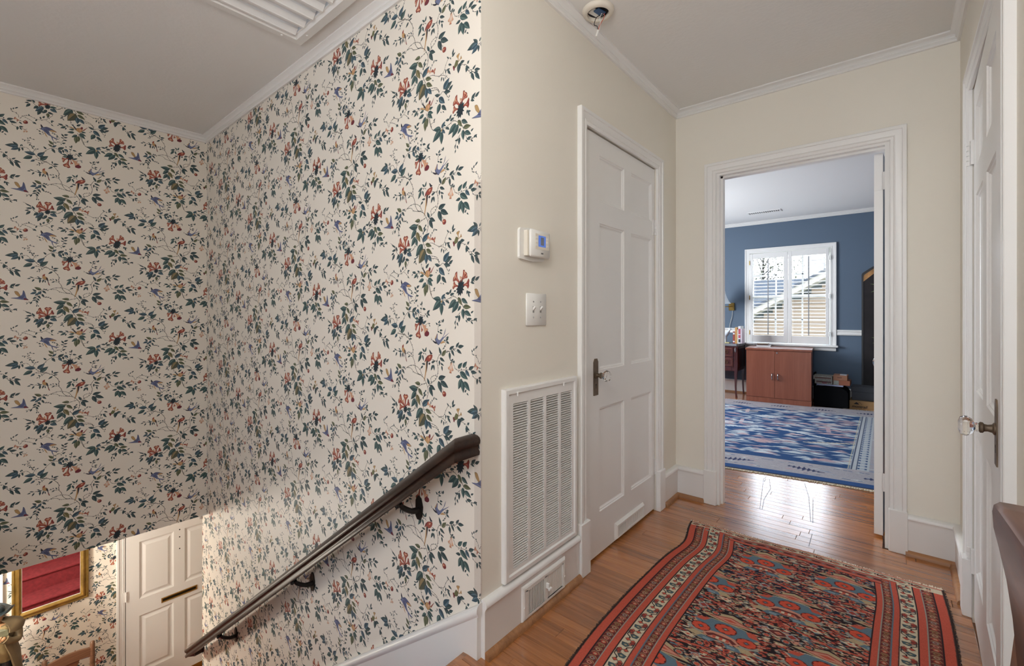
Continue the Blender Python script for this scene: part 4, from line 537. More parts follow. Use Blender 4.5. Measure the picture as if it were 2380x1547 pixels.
b=base('baseboard_study',[(1.79,7.24),(-3.59,7.24)],'white baseboard below the blue study wall')
# casings: profile (offset from opening edge outward = left of path, height off wall)
KP=[(0,0),(0,.010),(.004,.013),(.014,.013),(.017,.016),(.022,.013),(.040,.017),(.046,.017),(.048,.022),(.062,.022),(.064,.020),(.064,0)]
def casing(name,M,u0,u1,w1,label,plinth=(.075,.235),sides=(1,1),w0=0):
    # outside of the opening to the left while walking up the u1 side reversed
    pts=[(u0,w0),(u0,w1),(u1,w1),(u1,w0)]
    t=trim(name,MB().sweep(KP,pts,M=M),TRIM,label); t['category']='door casing'
    if plinth:
        for q,k in ((0,u0),(1,u1)):
            if sides[q]:
                mb=MB(); mb.M=M; s=-1 if q==0 else 1; mb.box(k-s*.004,k+s*plinth[0],w0,plinth[1],0,.028,.003); obj('plinth_block',mb,TRIM,t)
    return t
casing('trim_4',frame((LX,0,0),(0,1,0),(1,0,0)),D1[0],D1[1],DT,'white moulded casing around the closet door')
casing('trim_5',frame((0,FY,0),(1,0,0),(0,-1,0)),-.808,-.004,1.998,'white moulded casing around the study doorway',plinth=(.068,.205))
MR=frame((rx(0),0,0),(-.012,-1,0),(-1,.012,0)); casing('trim_6',MR,-D3[1],-D3[0],DT,'white moulded casing around the right-hand door',plinth=(.072,.22),sides=(1,0))
# study doorway jamb
j=MB(); y0,y1=FY-.001,FY+.112
j.box(O2[0]-.0178,O2[0],y0,y1,0,OT+.0178); j.box(O2[1],O2[1]+.0178,y0,y1,0,OT+.0178); j.box(O2[0],O2[1],y0,y1,OT,OT+.0178)
j.box(O2[0],O2[0]+.012,FY+.03,FY+.072,0,OT); j.box(O2[0],O2[1],FY+.03,FY+.072,OT-.012,OT)
j=trim('trim_7',j,TRIM,'white jamb lining of the study doorway'); 
# chair rail and window trim belong to the study
RP=[(0,0),(.012,0),(.020,.010),(.020,.022),(.014,.030),(.014,.045),(.022,.052),(.022,.066),(.012,.073),(0,.073)]
t=MB().sweep([(a,.876+b) for a,b in RP],[(1.79,7.24),(-.535,7.24)]); t.sweep([(a,.876+b) for a,b in RP],[(-1.65,7.24),(-3.59,7.24)]); trim('trim_8',t,TRIM,'white chair rail on the blue study wall')
# small piece of ceiling moulding at the foyer end of the stair wall
t=MB().sweep([(a*1.3,-.31+b*1.3) for a,b in CP],[(EX-.1,SY),(EX-.104,SY)]); t.box(EX-.104,EX+.001,SY-.03,SY-.0005,-.309,-.302)
trim('trim_9',t,TRIM,'short white moulding end under the stairwell wall')
# ------------------------------------------------------------------ panelled doors
def panel_door(name,M,Wd,Hd,t,us,ws,label,raised=False,m=TRIM,swap=False):
    """us: [(a,b)..] panel columns, ws: [(a,b)..] panel rows; local u,w,n with the face at n=0"""
    uc=sorted({0,Wd}|{x for p in us for x in p}); wc=sorted({0,Hd}|{x for p in ws for x in p}); mb=MB(); mb.M=M; pans=[]
    for side in (0,1):
        g=lambda n:-n if side==0 else -t+n
        for i in range(len(uc)-1):
            for k in range(len(wc)-1):
                a,b,c,d=uc[i],uc[i+1],wc[k],wc[k+1]
                if (a,b) in us and (c,d) in ws:
                    rings=[]
                    for ins,dp in ((0,0),(.004,.0045),(.008,.005),(.012,.009),(.017,.011)):
                        rings.append([(a+ins,c+ins,g(dp)),(b-ins,c+ins,g(dp)),(b-ins,d-ins,g(dp)),(a+ins,d-ins,g(dp))])
                    mb.loft(rings,cap=False)
                    if side==0: pans.append((a+.017,b-.017,c+.017,d-.017))
                else: mb.add([(a,c,g(0)),(b,c,g(0)),(b,d,g(0)),(a,d,g(0))],[(0,1,2,3)])
    mb.add([(0,0,0),(Wd,0,0),(Wd,Hd,0),(0,Hd,0),(0,0,-t),(Wd,0,-t),(Wd,Hd,-t),(0,Hd,-t)],[(0,1,5,4),(1,2,6,5),(2,3,7,6),(3,0,4,7)])
    org=tuple(M@Vector((0,0,0))); D=obj(name,mb,m,org=org,label=label,cat='door',kind='structure')
    for a,b,c,d in pans:
        p=MB(); p.M=M
        if raised:
            k=.035; p.loft([[(a-.002,c-.002,-t/2),(b+.002,c-.002,-t/2),(b+.002,d+.002,-t/2),(a-.002,d+.002,-t/2)],[(a-.002,c-.002,-.012),(b+.002,c-.002,-.012),(b+.002,d+.002,-.012),(a-.002,d+.002,-.012)],[(a+.010,c+.010,-.012),(b-.010,c+.010,-.012),(b-.010,d-.010,-.012),(a+.010,d-.010,-.012)],[(a+k,c+k,-.003),(b-k,c+k,-.003),(b-k,d-k,-.003),(a+k,d-k,-.003)]])
        else: p.box(a-.002,b+.002,c-.002,d+.002,-t+.0105,-.0105)
        obj('panel',p,m,D)
    return D
def hinge(M,u,w,D,hh=.09,n0=.003):
    """painted butt hinge: two leaves and a knuckle barrel in segments"""
    p=MB(); p.M=M; p.box(u-.030,u-.002,w,w+hh,-.001,n0); p.box(u+.004,u+.022,w+.002,w+hh-.002,-.001,n0-.001); o=obj('hinge',p,TRIM,D)
    for k in range(5):
        q=MB(); q.M=M; q.tube([(u+.001,w+k*hh/5+.001,n0+.004),(u+.001,w+(k+1)*hh/5-.001,n0+.004)],.0065,10); obj('knuckle',q,TRIM,o,smooth=40)
def glass_knob(M,u,w,D,s=1):
    p=MB(); p.M=M; hgt=.172; ww=.021
    p.prism([(-ww,-hgt*.55),(ww,-hgt*.55),(ww*1.0,hgt*.36),(ww*.55,hgt*.45),(-ww*.55,hgt*.45),(-ww,hgt*.36)],0,.003,'xy'); p.v=[(tuple(Vector(v))) for v in p.v]
    # shift into place
    off=(M.to_3x3()@Vector((u,w,0))); p.v=[tuple(Vector(v)+off) for v in p.v]
    e=obj('escutcheon',p,BRONZE,D,label='aged bronze keyhole plate')
    q=MB(); q.M=M; q.box(u-.002,u+.002,w-.062,w-.047,.0028,.0034); q.tube([(u,w-.045,.0030),(u,w-.045,.0035)],.0042,10); obj('keyhole',q,DARK,e)
    ax=M.to_3x3()@Vector((0,0,1)); c=M@Vector((u,w,.003))
    q=MB(); q.lathe([(.016,0),(.016,.003),(.011,.006),(.009,.014),(.010,.020),(.014,.023),(.0145,.028),(.010,.031)],c,18,ax); obj('knob_shank',q,BRONZE,D,smooth=40)
    q=MB(); q.lathe([(.010,.030),(.012,.034),(.011,.037),(.020,.043),(.0265,.052),(.0270,.058),(.023,.066),(.012,.070),(.0,.0703)],c,12,ax,False); obj('glass_knob',q,GLASS,D,label='clear faceted glass door knob')
ROWS=[(.197,.692),(.872,1.572),(1.676,1.894)]
M1=frame((LX-.010,D1[0],.012),(0,1,0),(1,0,0))
door1=panel_door('door_1',M1,.803,1.985,.035,[(.150,.410),(.492,.760)],ROWS,'white six panel closet door with glass knob and floor vent')
hinge(M1,.803,1.60,door1); hinge(M1,.803,.20,door1); glass_knob(M1,.112,.852,door1)
# louvred vent screwed on the closet door bottom
def register(name,M,u0,u1,w0,w1,groups,bars,label,cat,closed,depth=.010,parent=None):
    ow=MB(); ow.M=M; R=[]
    fr=[(0,0),(.004,.006),(.010,depth),(.018,depth),(.018,.002)]
    ow.sweep([(-a,b) for a,b in fr],[(u0,w0),(u0,w1),(u1,w1),(u1,w0)],True)
    for a,b in zip(groups,groups[1:]): ow.box(a[1],b[0],w0+.016,w1-.016,.0,depth-.001)
    if groups[0][0]>u0+.018: ow.box(u0+.016,groups[0][0],w0+.016,w1-.016,0,depth-.001)
    if groups[-1][1]<u1-.018: ow.box(groups[-1][1],u1-.016,w0+.016,w1-.016,0,depth-.001)
    gw=groups[0][2] if len(groups[0])>2 else (w0+.018,w1-.018)
    if gw[1]<w1-.018: ow.box(u0+.016,u1-.016,gw[1],w1-.016,0,depth-.001)
    if gw[0]>w0+.018: ow.box(u0+.016,u1-.016,w0+.016,gw[0],0,depth-.001)
    org=tuple(M@Vector(((u0+u1)/2,w0,0))); root=obj(name,ow,PLASTIC,parent=parent,org=org,label=label,cat=cat)
    for gi,g in enumerate(groups):
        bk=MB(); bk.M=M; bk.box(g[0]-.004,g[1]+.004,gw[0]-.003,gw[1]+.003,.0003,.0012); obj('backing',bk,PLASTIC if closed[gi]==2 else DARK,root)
        n=bars
        for k in range(n):
            c=g[0]+(g[1]-g[0])*(k+.5)/n; wd=(g[1]-g[0])/n*(.42 if not closed[gi] else .84); b=MB(); b.M=M
            if closed[gi]: b.box(c-wd/2,c+wd/2,gw[0],gw[1],.0015,depth-.004,.0008)
            else: b.box(c-wd/2,c+wd/2,gw[0],gw[1],depth-.005,depth-.002)
            obj('bar',b,PLASTIC,root)
    return root
MV=frame((LX-.010,D1[0],.012),(0,1,0),(1,0,0))
register('door_vent',MV,.300,.640,.004,.088,[(.322,.405,(.022,.068)),(.412,.620,(.022,.068))],9,None,None,[0,1],.014,door1)
MB0=frame((LX+.0185,0,0),(0,1,0),(1,0,0))
reg=register('baseboard_register',MB0,1.286,1.572,.022,.152,[(1.318,1.425,(.040,.128)),(1.442,1.548,(.040,.128))],11,'white floor-level register with lever set into the left baseboard','vent',[0,1],.009)
q=MB(); q.M=MB0; q.box(1.430,1.437,.085,.108,.008,.022,.002); q.box(1.427,1.447,.080,.092,.018,.028,.003); obj('damper_lever',q,PLASTIC,reg)
for u in (1.296,1.562):
    q=MB(); q.M=MB0; q.tube([(u,.075,.006),(u,.075,.011)],.004,8); obj('screw',q,PLASTIC,reg,smooth=40)
# ------------------------------------------------------------------ return air grille
MG=frame((LX,0,0),(0,1,0),(1,0,0)); g0,g1,gz0,gz1=1.198,1.672,.200,.884
fr=MB(); fr.M=MG; fr.sweep([(0,0),(0,.016),(-.004,.020),(-.018,.020),(-.022,.015),(-.022,0)],[(g0,gz0),(g0,gz1),(g1,gz1),(g1,gz0)],True)
GR=obj('return_air_grille',fr,TRIM,org=(LX,(g0+g1)/2,gz0),label='white louvred return air grille on the cream wall left of the closet door',cat='vent')
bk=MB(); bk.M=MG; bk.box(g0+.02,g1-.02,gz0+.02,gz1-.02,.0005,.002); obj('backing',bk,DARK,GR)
cols=[(1.246,1.333),(1.348,1.435),(1.450,1.537),(1.552,1.637)]; lz0,lz1=.236,.828
pl=MB(); pl.M=MG
us=[g0+.022]+[x for c in cols for x in c]+[g1-.022]
for a,b in zip(us[::2],us[1::2]): pl.box(a,b,gz0+.022,gz1-.022,.004,.014)
for a,b in cols: pl.box(a,b,gz0+.022,lz0,.004,.014); pl.box(a,b,lz1,gz1-.022,.004,.014)
obj('face_plate',pl,TRIM,GR)
n=64; sm=None
for ci,(a,b) in enumerate(cols):
    for k in range(n):
        z=lz0+(lz1-lz0)*(k+.5)/n
        if sm is None:
            s_=MB(); s_.M=MG; hw=(b-a)/2; uc=(a+b)/2
            s_.add([(uc-hw,z+.0029,.0035),(uc+hw,z+.0029,.0035),(uc+hw,z-.0014,.0138),(uc-hw,z-.0014,.0138),(uc-hw,z+.0020,.0031),(uc+hw,z+.0020,.0031),(uc+hw,z-.0026,.0136),(uc-hw,z-.0026,.0136)],[(0,1,2,3),(7,6,5,4),(0,4,5,1),(1,5,6,2),(2,6,7,3),(3,7,4,0)])
            sm=obj('slat',s_,TRIM,GR,org=(LX+.008,uc,z))
        else: copy(sm,(LX+.008,(a+b)/2,z),GR)
for u in (1.26,1.56):
    q=MB(); q.M=MG; q.box(u,u+.006,gz1-.030,gz1-.014,.018,.024,.002); q.box(u-.004,u+.014,gz1-.018,gz1-.014,.018,.022,.001); obj('latch',q,TRIM,GR)
# ------------------------------------------------------------------ thermostat
th=MB(); th.M=MG; th.prism([(1.288,1.362),(1.292,1.356),(1.365,1.350),(1.438,1.356),(1.442,1.362),(1.442,1.462),(1.436,1.470),(1.365,1.476),(1.294,1.470),(1.288,1.462)],.0,.010,'xy')
TH=obj('thermostat',th,PLASTIC,label='white wall thermostat with a small blue screen',cat='thermostat')
q=MB(); q.M=MG; q.box(1.314,1.440,1.368,1.462,.010,.026); obj('cream_base',q,IVORY,TH)
q=MB(); q.M=MG; q.box(1.317,1.443,1.364,1.466,.026,.040,.006); obj('body',q,PLASTIC,TH,smooth=50)
q=MB(); q.M=MG; q.box(1.343,1.430,1.394,1.452,.0402,.0412,.0004); b_=obj('button_plate',q,IVORY,TH)
m,nt,bb=principled('blue_lcd'); bb.inputs['Base Color'].default_value=h('5577c0'); bb.inputs['Roughness'].default_value=.15; bb.inputs['Emission Color'].default_value=h('4f74d8'); bb.inputs['Emission Strength'].default_value=.35; LCD=m
q=MB(); q.M=MG; q.box(1.362,1.408,1.404,1.446,.0412,.0418); obj('screen',q,LCD,TH)
q=MB(); q.M=MG; q.box(1.376,1.396,1.410,1.440,.04181,.04195); obj('screen_digits',q,mat('lcd_grey','6d7280',.3),TH)
for u in (1.346,1.414):
    for k in range(3): q=MB(); q.M=MG; q.box(u,u+.011,1.405+k*.014,1.413+k*.014,.0412,.0424,.0005); obj('button',q,PLASTIC,b_)
q=MB(); q.M=MG; q.box(1.380,1.394,1.377,1.382,.0400,.0404); obj('badge',q,mat('badge_grey','5a5a5c',.5),TH)
# ------------------------------------------------------------------ light switch
q=MB(); q.M=MG; q.box(1.333,1.461,1.106,1.230,.0,.008,.0035); SW=obj('light_switch',q,PLASTIC,smooth=50,label='white double toggle light switch below the thermostat',cat='light switch')
for u in (1.374,1.420):
    q=MB(); q.M=MG; q.box(u-.005,u+.005,1.156,1.180,.0078,.0085); s_=obj('toggle_slot',q,mat('slot_grey','8d8c88',.5),SW)
    q=MB(); q.M=MG; q.add([(u-.004,1.164,.008),(u+.004,1.164,.008),(u+.004,1.176,.008),(u-.004,1.176,.008),(u-.0035,1.176,.020),(u+.0035,1.176,.020),(u+.0035,1.182,.019),(u-.0035,1.182,.019)],[(0,3,2,1),(4,5,6,7),(0,1,5,4),(1,2,6,5),(2,3,7,6),(3,0,4,7)]); obj('toggle',q,PLASTIC,SW)
    for z in (1.138,1.198): q=MB(); q.M=MG; q.tube([(u,z,.0075),(u,z,.0092)],.003,8); obj('screw',q,CHROME,SW)
# clear guard on the wallpaper corner
q=MB().box(LX-.030,LX+.0015,SY-.0015,SY-.0002,.20,1.60); q.box(LX+.0002,LX+.0015,SY-.0015,SY+.004,.20,1.60)
obj('corner_guard',q,GUARD,label='clear plastic guard strip on the wallpapered wall corner',cat='corner guard')
# ------------------------------------------------------------------ ceiling fixture base with loose wires
cx,cy=-.952,1.705
q=MB(); q.lathe([(.0665,H2),(.0668,H2-.003),(.065,H2-.010),(.060,H2-.016),(.052,H2-.0185),(.0465,H2-.018),(.0455,H2-.004),(.043,H2)],(cx,cy,0),40); CR=obj('ceiling_light_mount',q,IVORY,org=(cx,cy,H2),smooth=35,label='round cream ceiling mount with loose wires hanging near the crown moulding',cat='ceiling fixture')
q=MB(); q.lathe([(.0453,H2-.0005),(.0453,H2-.003),(.0,H2-.003)],(cx,cy,0),24,cap=False); obj('junction_box',q,DARK,CR)
q=MB(); q.prism([(-.036,-.022),(.0,-.034),(.010,.030),(-.020,.034)],H2-.008,H2-.003,'xy'); q.v=[(x+cx,y+cy,z) for x,y,z in q.v]; obj('box_plate',q,PLASTIC,CR)
q=MB(); q.prism([(-.010,-.020),(.016,-.026),(.026,.018),(-.002,.026)],H2-.013,H2-.008,'xy'); q.v=[(x+cx,y+cy,z) for x,y,z in q.v]; obj('blue_box',q,mat('blue_box_plastic','35557c',.5),CR,label='blue plastic electrical box')
def bez(P,n=8):
    Q=[]
    for i in range(len(P)-1):
        p=[Vector(P[max(i-1,0)]),Vector(P[i]),Vector(P[i+1]),Vector(P[min(i+2,len(P)-1)])]
        for k in range(n):
            t=k/n; Q.append(.5*(2*p[1]+(p[2]-p[0])*t+(2*p[0]-5*p[1]+4*p[2]-p[3])*t*t+(3*p[1]-p[0]-3*p[2]+p[3])*t**3))
    return Q+[Vector(P[-1])]
R_=Vector((.7664,.6423,0))
def wp(a,z): return tuple(Vector((cx,cy,z))+R_*a)
for nm,c,P in (('white_wire','dcdad6',[(.020,2.432),(.008,2.410),(.010,2.385),(.004,2.352)]),('red_wire','c9695a',[(.024,2.432),(.026,2.412),(.012,2.385),(.003,2.366),(.002,2.352)]),('black_wire','1d1d1d',[(.022,2.424),(-.004,2.412),(-.014,2.392),(-.016,2.377),(-.004,2.372),(-.001,2.354)])):
    q=MB(); q.tube(bez([wp(a,z) for a,z in P]),.0016,6); obj(nm,q,mat(nm,c,.4),CR,smooth=60,label=nm.replace('_',' ')+' hanging loose')
q=MB(); q.tube([wp(.000,2.356),wp(-.008,2.328)],.0042,8); obj('wire_nut',q,PLASTIC,CR,smooth=60)
# ------------------------------------------------------------------ ceiling shutter vent
q=MB(); q.sweep([(0,H2),(0,H2-.008),(.006,H2-.014),(.040,H2-.016),(.050,H2-.006),(.056,H2-.004),(.056,H2)],[(vx0,vy0),(vx1,vy0),(vx1,vy1),(vx0,vy1)],True)
VN=obj('ceiling_shutter_vent',q,TRIM,org=((vx0+vx1)/2,(vy0+vy1)/2,H2),label='large white louvred shutter vent in the stairwell ceiling',cat='vent')
q=MB(); q.box(va-.01,vb+.01,vc-.01,vd+.01,H2+.10,H2+.11); q.box(va-.01,va-.0005,vc-.01,vd+.01,H2+.061,H2+.10); q.box(vb+.0005,vb+.01,vc-.01,vd+.01,H2+.061,H2+.10); obj('recess',q,DGREY,VN)
sl=None
for k in range(9):
    x=vx0+.058+k*.083
    if sl is None:
        q=MB(); w_=.080; y0,y1=vy0+.058,vy1-.058
        P=[(0,H2-.004),(.001,H2-.0145),(.012,H2-.0145),(.015,H2-.011),(.034,H2+.004),(.036,H2+.009),(w_,H2+.034),(w_,H2+.037),(.030,H2+.010)]
        q.prism([(x+a,b) for a,b in P],y0,y1,'xz'); sl=obj('slat',q,TRIM,VN,org=(x,vy1,H2-.01))
    else: copy(sl,(x,vy1,H2-.01),VN)
for (x,y) in ((vx0+.025,vy1-.10),(vx0+.11,vy1-.024),(vx1-.025,vy0+.1),(vx1-.11,vy1-.024)):
    q=MB(); q.ell((x,y,H2-.016),(.0055,.0055,.003),10,6); obj('screw',q,TRIM,VN,smooth=60)
# ------------------------------------------------------------------ right-hand door (a little ajar)
a3=.040; u3=Vector((-a3,-1,0)).normalized(); n3=Vector((u3.y,-u3.x,0)); n3=Vector((-abs(n3.x),abs(n3.y),0))
M3=frame((.2415,D3[1],.012),u3,n3)
door3=panel_door('door_3',M3,.787,1.985,.035,[(.092,.338),(.452,.695)],[(.197,.70),(.86,1.572),(1.676,1.894)],'white six panel door on the right wall standing slightly ajar')
hinge(M3,-.003,1.70,door3,.095,.010); hinge(M3,-.003,.16,door3,.095,.010); glass_knob(M3,.715,.838,door3)
q=MB(); q.M=M3; q.box(.7868,.7885,.75,.92,-.030,-.004); obj('latch_plate',q,BRONZE,door3)
# ------------------------------------------------------------------ study door, open beyond the doorway
b4=.075; u4=Vector((-math.sin(b4),-math.cos(b4),0)); n4=Vector((-math.cos(b4),math.sin(b4),0)); hp=Vector((-.066,FY+.118,.014))
far4=hp-u4*.755; M4=frame(tuple(far4),u4,n4)
door2=panel_door('door_2',M4,.755,1.965,.036,[(.10,.325),(.43,.655)],ROWS,'white six panel door standing open inside the blue study')
for w_ in (1.775,.23):
    q=MB(); q.M=M4; q.box(.755,.7568,w_,w_+.09,-.032,-.002); hg=obj('hinge',q,TRIM,door2)
    q=MB(); q.M=M4; q.tube([(.760,w_,-.040),(.760,w_+.09,-.040)],.006,8); obj('knuckle',q,TRIM,hg,smooth=40)
glass_knob(M4,.065,.83,door2)
# ------------------------------------------------------------------ staircase with red carpet
q=MB(); T=.274; RZ=.1964; n_=14; y0,y1=NY+.001,SY-.0215
pr=[]
for k in range(1,n_):
    xk=LAND-T*(k-1); z=-RZ*k
    pr+= [(xk+.020,-RZ*(k-1)-.030),(xk+.020,z)]
    pr+= [(xk-T-.0,z)]
pts=[(LAND+.020,-.030)]
for k in range(1,n_):
    x=LAND-T*k; z=-RZ*k
    pts+=[(LAND-T*(k-1)+.020,z),(x+.012,z),(x,z-.006),(x-.004,z-.016),(x,z-.026),(x+.020,z-.032)]
pts+=[(LAND-T*(n_-1)+.020,FZ),(LAND+.020,FZ)]
ST=obj('stairs',q.prism(pts,y0,y1,'xz'),CARPET,label='carpeted stair flight running down to the foyer',cat='stairs',smooth=40,kind='structure')
sx=lambda x:.183+.717*(x-LX)
q=MB(); q.prism([(LX+.0005,sx(LX)),(LX+.0005,-.16),(-4.3,FZ),(-4.3,sx(-4.3))],SY-.0195,SY-.0005,'xz'); SK=obj('trim_10',q,TRIM,label='white stair skirt board below the wallpaper',cat='trim',kind='structure')
q=MB(); 
prof=[(-.0,-.034),(-.018,-.034),(-.020,-.030),(-.026,-.022),(-.026,-.012),(-.021,-.004),(-.012,0),(0,0)]
rings=[]
for x in (LX+.006,-4.3): rings.append([(x,SY-.0005+a,sx(x)+b*1.23) for a,b in prof])
q.loft(rings); obj('skirt_cap',q,TRIM,SK,smooth=40)
q=MB(); q.prism([(LAND-.03,sx(LAND)),(LAND-.03,-.16),(-4.3,FZ),(-4.3,sx(-4.3))],NY+.0005,NY+.0195,'xz'); obj('trim_11',q,TRIM,label='white stair skirt board on the near side of the stairs',cat='trim',kind='structure')
# ------------------------------------------------------------------ handrail
rp=[(-.024,0),(-.026,.010),(-.021,.016),(-.0185,.024),(-.020,.030),(-.027,.036),(-.0285,.044),(-.025,.053),(-.015,.058),(0,.060)]
rp=rp+[(-a,b) for a,b in rp[-2::-1]]
ry=1.003; rz=lambda x:.678+.714*(x+1.083)
HR=empty('handrail',(-1.083,SY,.60),'dark moulded wooden handrail running down the wallpapered stair wall','handrail')
kz=.060
def ring(x,z,dx,tilt=1.0):  # vertical plane section
    return [(x+dx*a,ry+a,z+b*tilt) for a,b in rp]
q=MB(); xa,xb=-1.083,-3.862; t_=1.10
q.loft([[(xb+a*.5,ry+a,rz(xb)+a*.5*.714+b*t_) for a,b in rp],[(xa-.0+a*-1.0,ry+a,rz(xa)+(-a)*.714*.0+b*t_) for a,b in rp]])
obj('rail',q,RAILW,HR,smooth=50)
q=MB(); q.loft([[(xa-a,ry+a,rz(xa)+b*t_) for a,b in rp],[(xa-a,SY-.001,rz(xa)+b*t_) for a,b in rp]]); obj('rail_return',q,RAILW,HR,smooth=50)
q=MB(); zb=rz(xb); q.loft([[(xb+a*.5,ry+a,zb+a*.357+b*t_) for a,b in rp],[(xb-.024+a*.8,ry+.004+a*.95,zb-.020+b*t_*.97) for a,b in rp],[(xb-.042+a*.9,ry+.02+a*.5,zb-.036+.004+b*t_*.86) for a,b in rp],[(xb-.046+a*.9,SY-.03+a*.05,zb-.038+.004+b*t_*.85) for a,b in rp],[(xb-.046+a*.9,SY-.001,zb-.038+.004+b*t_*.85) for a,b in rp]]); obj('rail_end',q,RAILW,HR,smooth=50)
for x in (-1.375,-2.215,-3.24):
    z=rz(x); q=MB()
    q.prism([(x-.020,z-.085),(x-.010,z-.100),(x+.006,z-.100),(x+.016,z-.085),(x+.020,z-.050),(x+.010,z-.018),(x-.006,z-.010),(x-.018,z-.028)],SY-.007,SY-.0005,'xz'); br=obj('bracket',q,IRON,HR)
    q=MB(); q.tube(bez([(x,SY-.006,z-.062),(x,SY-.040,z-.056),(x,ry+.012,z-.030),(x,ry,z-.012)],5),[.012]*5+[.010]*6+[.009]*5,8); obj('bracket_arm',q,IRON,br,smooth=50)
    q=MB(); q.prism([(x-.040,z-.040*.714+.0005),(x+.040,z+.040*.714+.0005),(x+.040,z+.040*.714-.006),(x-.040,z-.040*.714-.006)],ry-.011,ry+.011,'xz'); q.ell((x,ry-.012,z-.016),(.010,.010,.010),8,6); obj('saddle',q,IRON,br)
# ------------------------------------------------------------------ hall runner rug
RR=image('red_rug_pattern',red_rug()); 
def rugmat(name,img,weave=600):
    m,nt,b=principled(name); L=nt.links.new; uv=nd(nt,'ShaderNodeUVMap'); uv.uv_map='UVMap'; im=nd(nt,'ShaderNodeTexImage',image=img); L(uv.outputs[0],im.inputs[0]); L(im.outputs[0],b.inputs['Base Color']); b.inputs['Roughness'].default_value=.95; b.inputs['Specular IOR Level'].default_value=.15
    t=nd(nt,'ShaderNodeTexCoord'); n=nd(nt,'ShaderNodeTexNoise'); n.inputs['Scale'].default_value=weave; L(t.outputs['Object'],n.inputs['Vector']); bp=nd(nt,'ShaderNodeBump'); bp.inputs['Strength'].default_value=.5; bp.inputs['Distance'].default_value=.003; L(n.outputs[0],bp.inputs['Height']); L(bp.outputs[0],b.inputs['Normal']); return m
def rug_mesh(name,fn,nu,nv,zf,m,th=.006,label=None,cat='rug'):
    V=[];F=[];UV=[]
    for i in range(nu+1):
        for k in range(nv+1):
            s,t=i/nu,k/nv; x,y=fn(s,t); V.append((x,y,zf(s,t)+th)); UV.append((s,1-t))
    idx=lambda i,k:i*(nv+1)+k
    for i in range(nu):
        for k in range(nv): F.append((idx(i,k),idx(i,k+1),idx(i+1,k+1),idx(i+1,k)))
    rim=[idx(i,0) for i in range(nu+1)]+[idx(nu,k) for k in range(1,nv+1)]+[idx(i,nv) for i in range(nu-1,-1,-1)]+[idx(0,k) for k in range(nv-1,0,-1)]
    b=len(V)
    for r in rim: V.append((V[r][0],V[r][1],.0008+ max(0,V[r][2]-th)*.9)); UV.append(UV[r])
    n=len(rim)
    for j in range(n): F.append((rim[j],rim[(j+1)%n],b+(j+1)%n,b+j))
    F.append(tuple(b+j for j in range(n)))
    mb=MB(); mb.v=V; mb.f=F; mb.mi=[0]*len(F); cx_=sum(v[0] for v in V)/len(V); cy_=sum(v[1] for v in V)/len(V)
    o=obj(name,mb,m,org=(cx_,cy_,0),label=label,cat=cat,fix=False); me=o.data; l=me.uv_layers.new(name='UVMap')
    for p in me.polygons:
        for li in p.loop_indices: l.data[li].uv=UV[me.loops[li].vertex_index]
    fixn(me); me.shade_smooth(); me.set_sharp_from_angle(angle=.8); return o
def rr_fn(s,t):
    Y=2.552-t*1.90
    xl=-.845+.012*math.sin(t*9)+.035*math.exp(-((t-.13)/.07)**2)*.8+.05*t-.0
    xr=.168+.006*math.sin(t*11)+.02*t
    return xl+(xr-xl)*s, Y+.028*s+.006*math.sin(s*13)*(1-t)
def rr_z(s,t): return .0025*(1+math.sin(s*17+t*5))*math.exp(-t*10)+.0012*(1+math.sin(t*23+s*4))+(.008*math.exp(-((s-.36)/.05)**2-((t-.035)/.025)**2))
RUG=rug_mesh('hall_rug',rr_fn,60,110,rr_z,rugmat('red_rug_wool',RR),label='red and navy patterned wool rug with a cream border on the hall floor')
def fringe(name,parent,pts,m,l,w,rnd,seed=1,per=2):
    r=random.Random(seed); mb=MB()
    for (x,y,z,dx,dy) in pts:
        for k in range(per):
            a=r.uniform(-.5,.5); L_=l*r.uniform(.5,1.2); ca,sa=math.cos(a),math.sin(a); ex,ey=dx*ca-dy*sa,dx*sa+dy*ca; nx,ny=-ey*w/2,ex*w/2; ox,oy=r.uniform(-.004,.004)*dy,r.uniform(-.004,.004)*dx
            X,Y=x+ox,y+oy; z1=.0012+r.uniform(0,.003)
            c_=r.uniform(-.4,.4); mx_,my_=X+ex*L_*.6-ey*L_*c_*.3,Y+ey*L_*.6+ex*L_*c_*.3
            mb.add([(X-nx,Y-ny,z),(X+nx,Y+ny,z),(mx_+nx,my_+ny,z*.5+z1+.002),(mx_-nx,my_-ny,z*.5+z1+.002),(X+ex*L_,Y+ey*L_,z1)],[(0,1,2,3),(3,2,4)])
    return obj(name,mb,m,parent,fix=False,kind='stuff')
FR=mat('cream_fringe','d8cbb4',.9); FRD=mat('dark_selvage','43352d',.95)
fringe('fringe',RUG,[rr_fn(i/140,0)+(.006,0,1) for i in range(141)],FR,.022,.0035,None,1,3)
fringe('selvage',RUG,[rr_fn(0,i/170)+(.005,-1,-.1) for i in range(171)]+[rr_fn(1,i/170)+(.005,1,-.1) for i in range(171)],FRD,.006,.006,None,2,2)
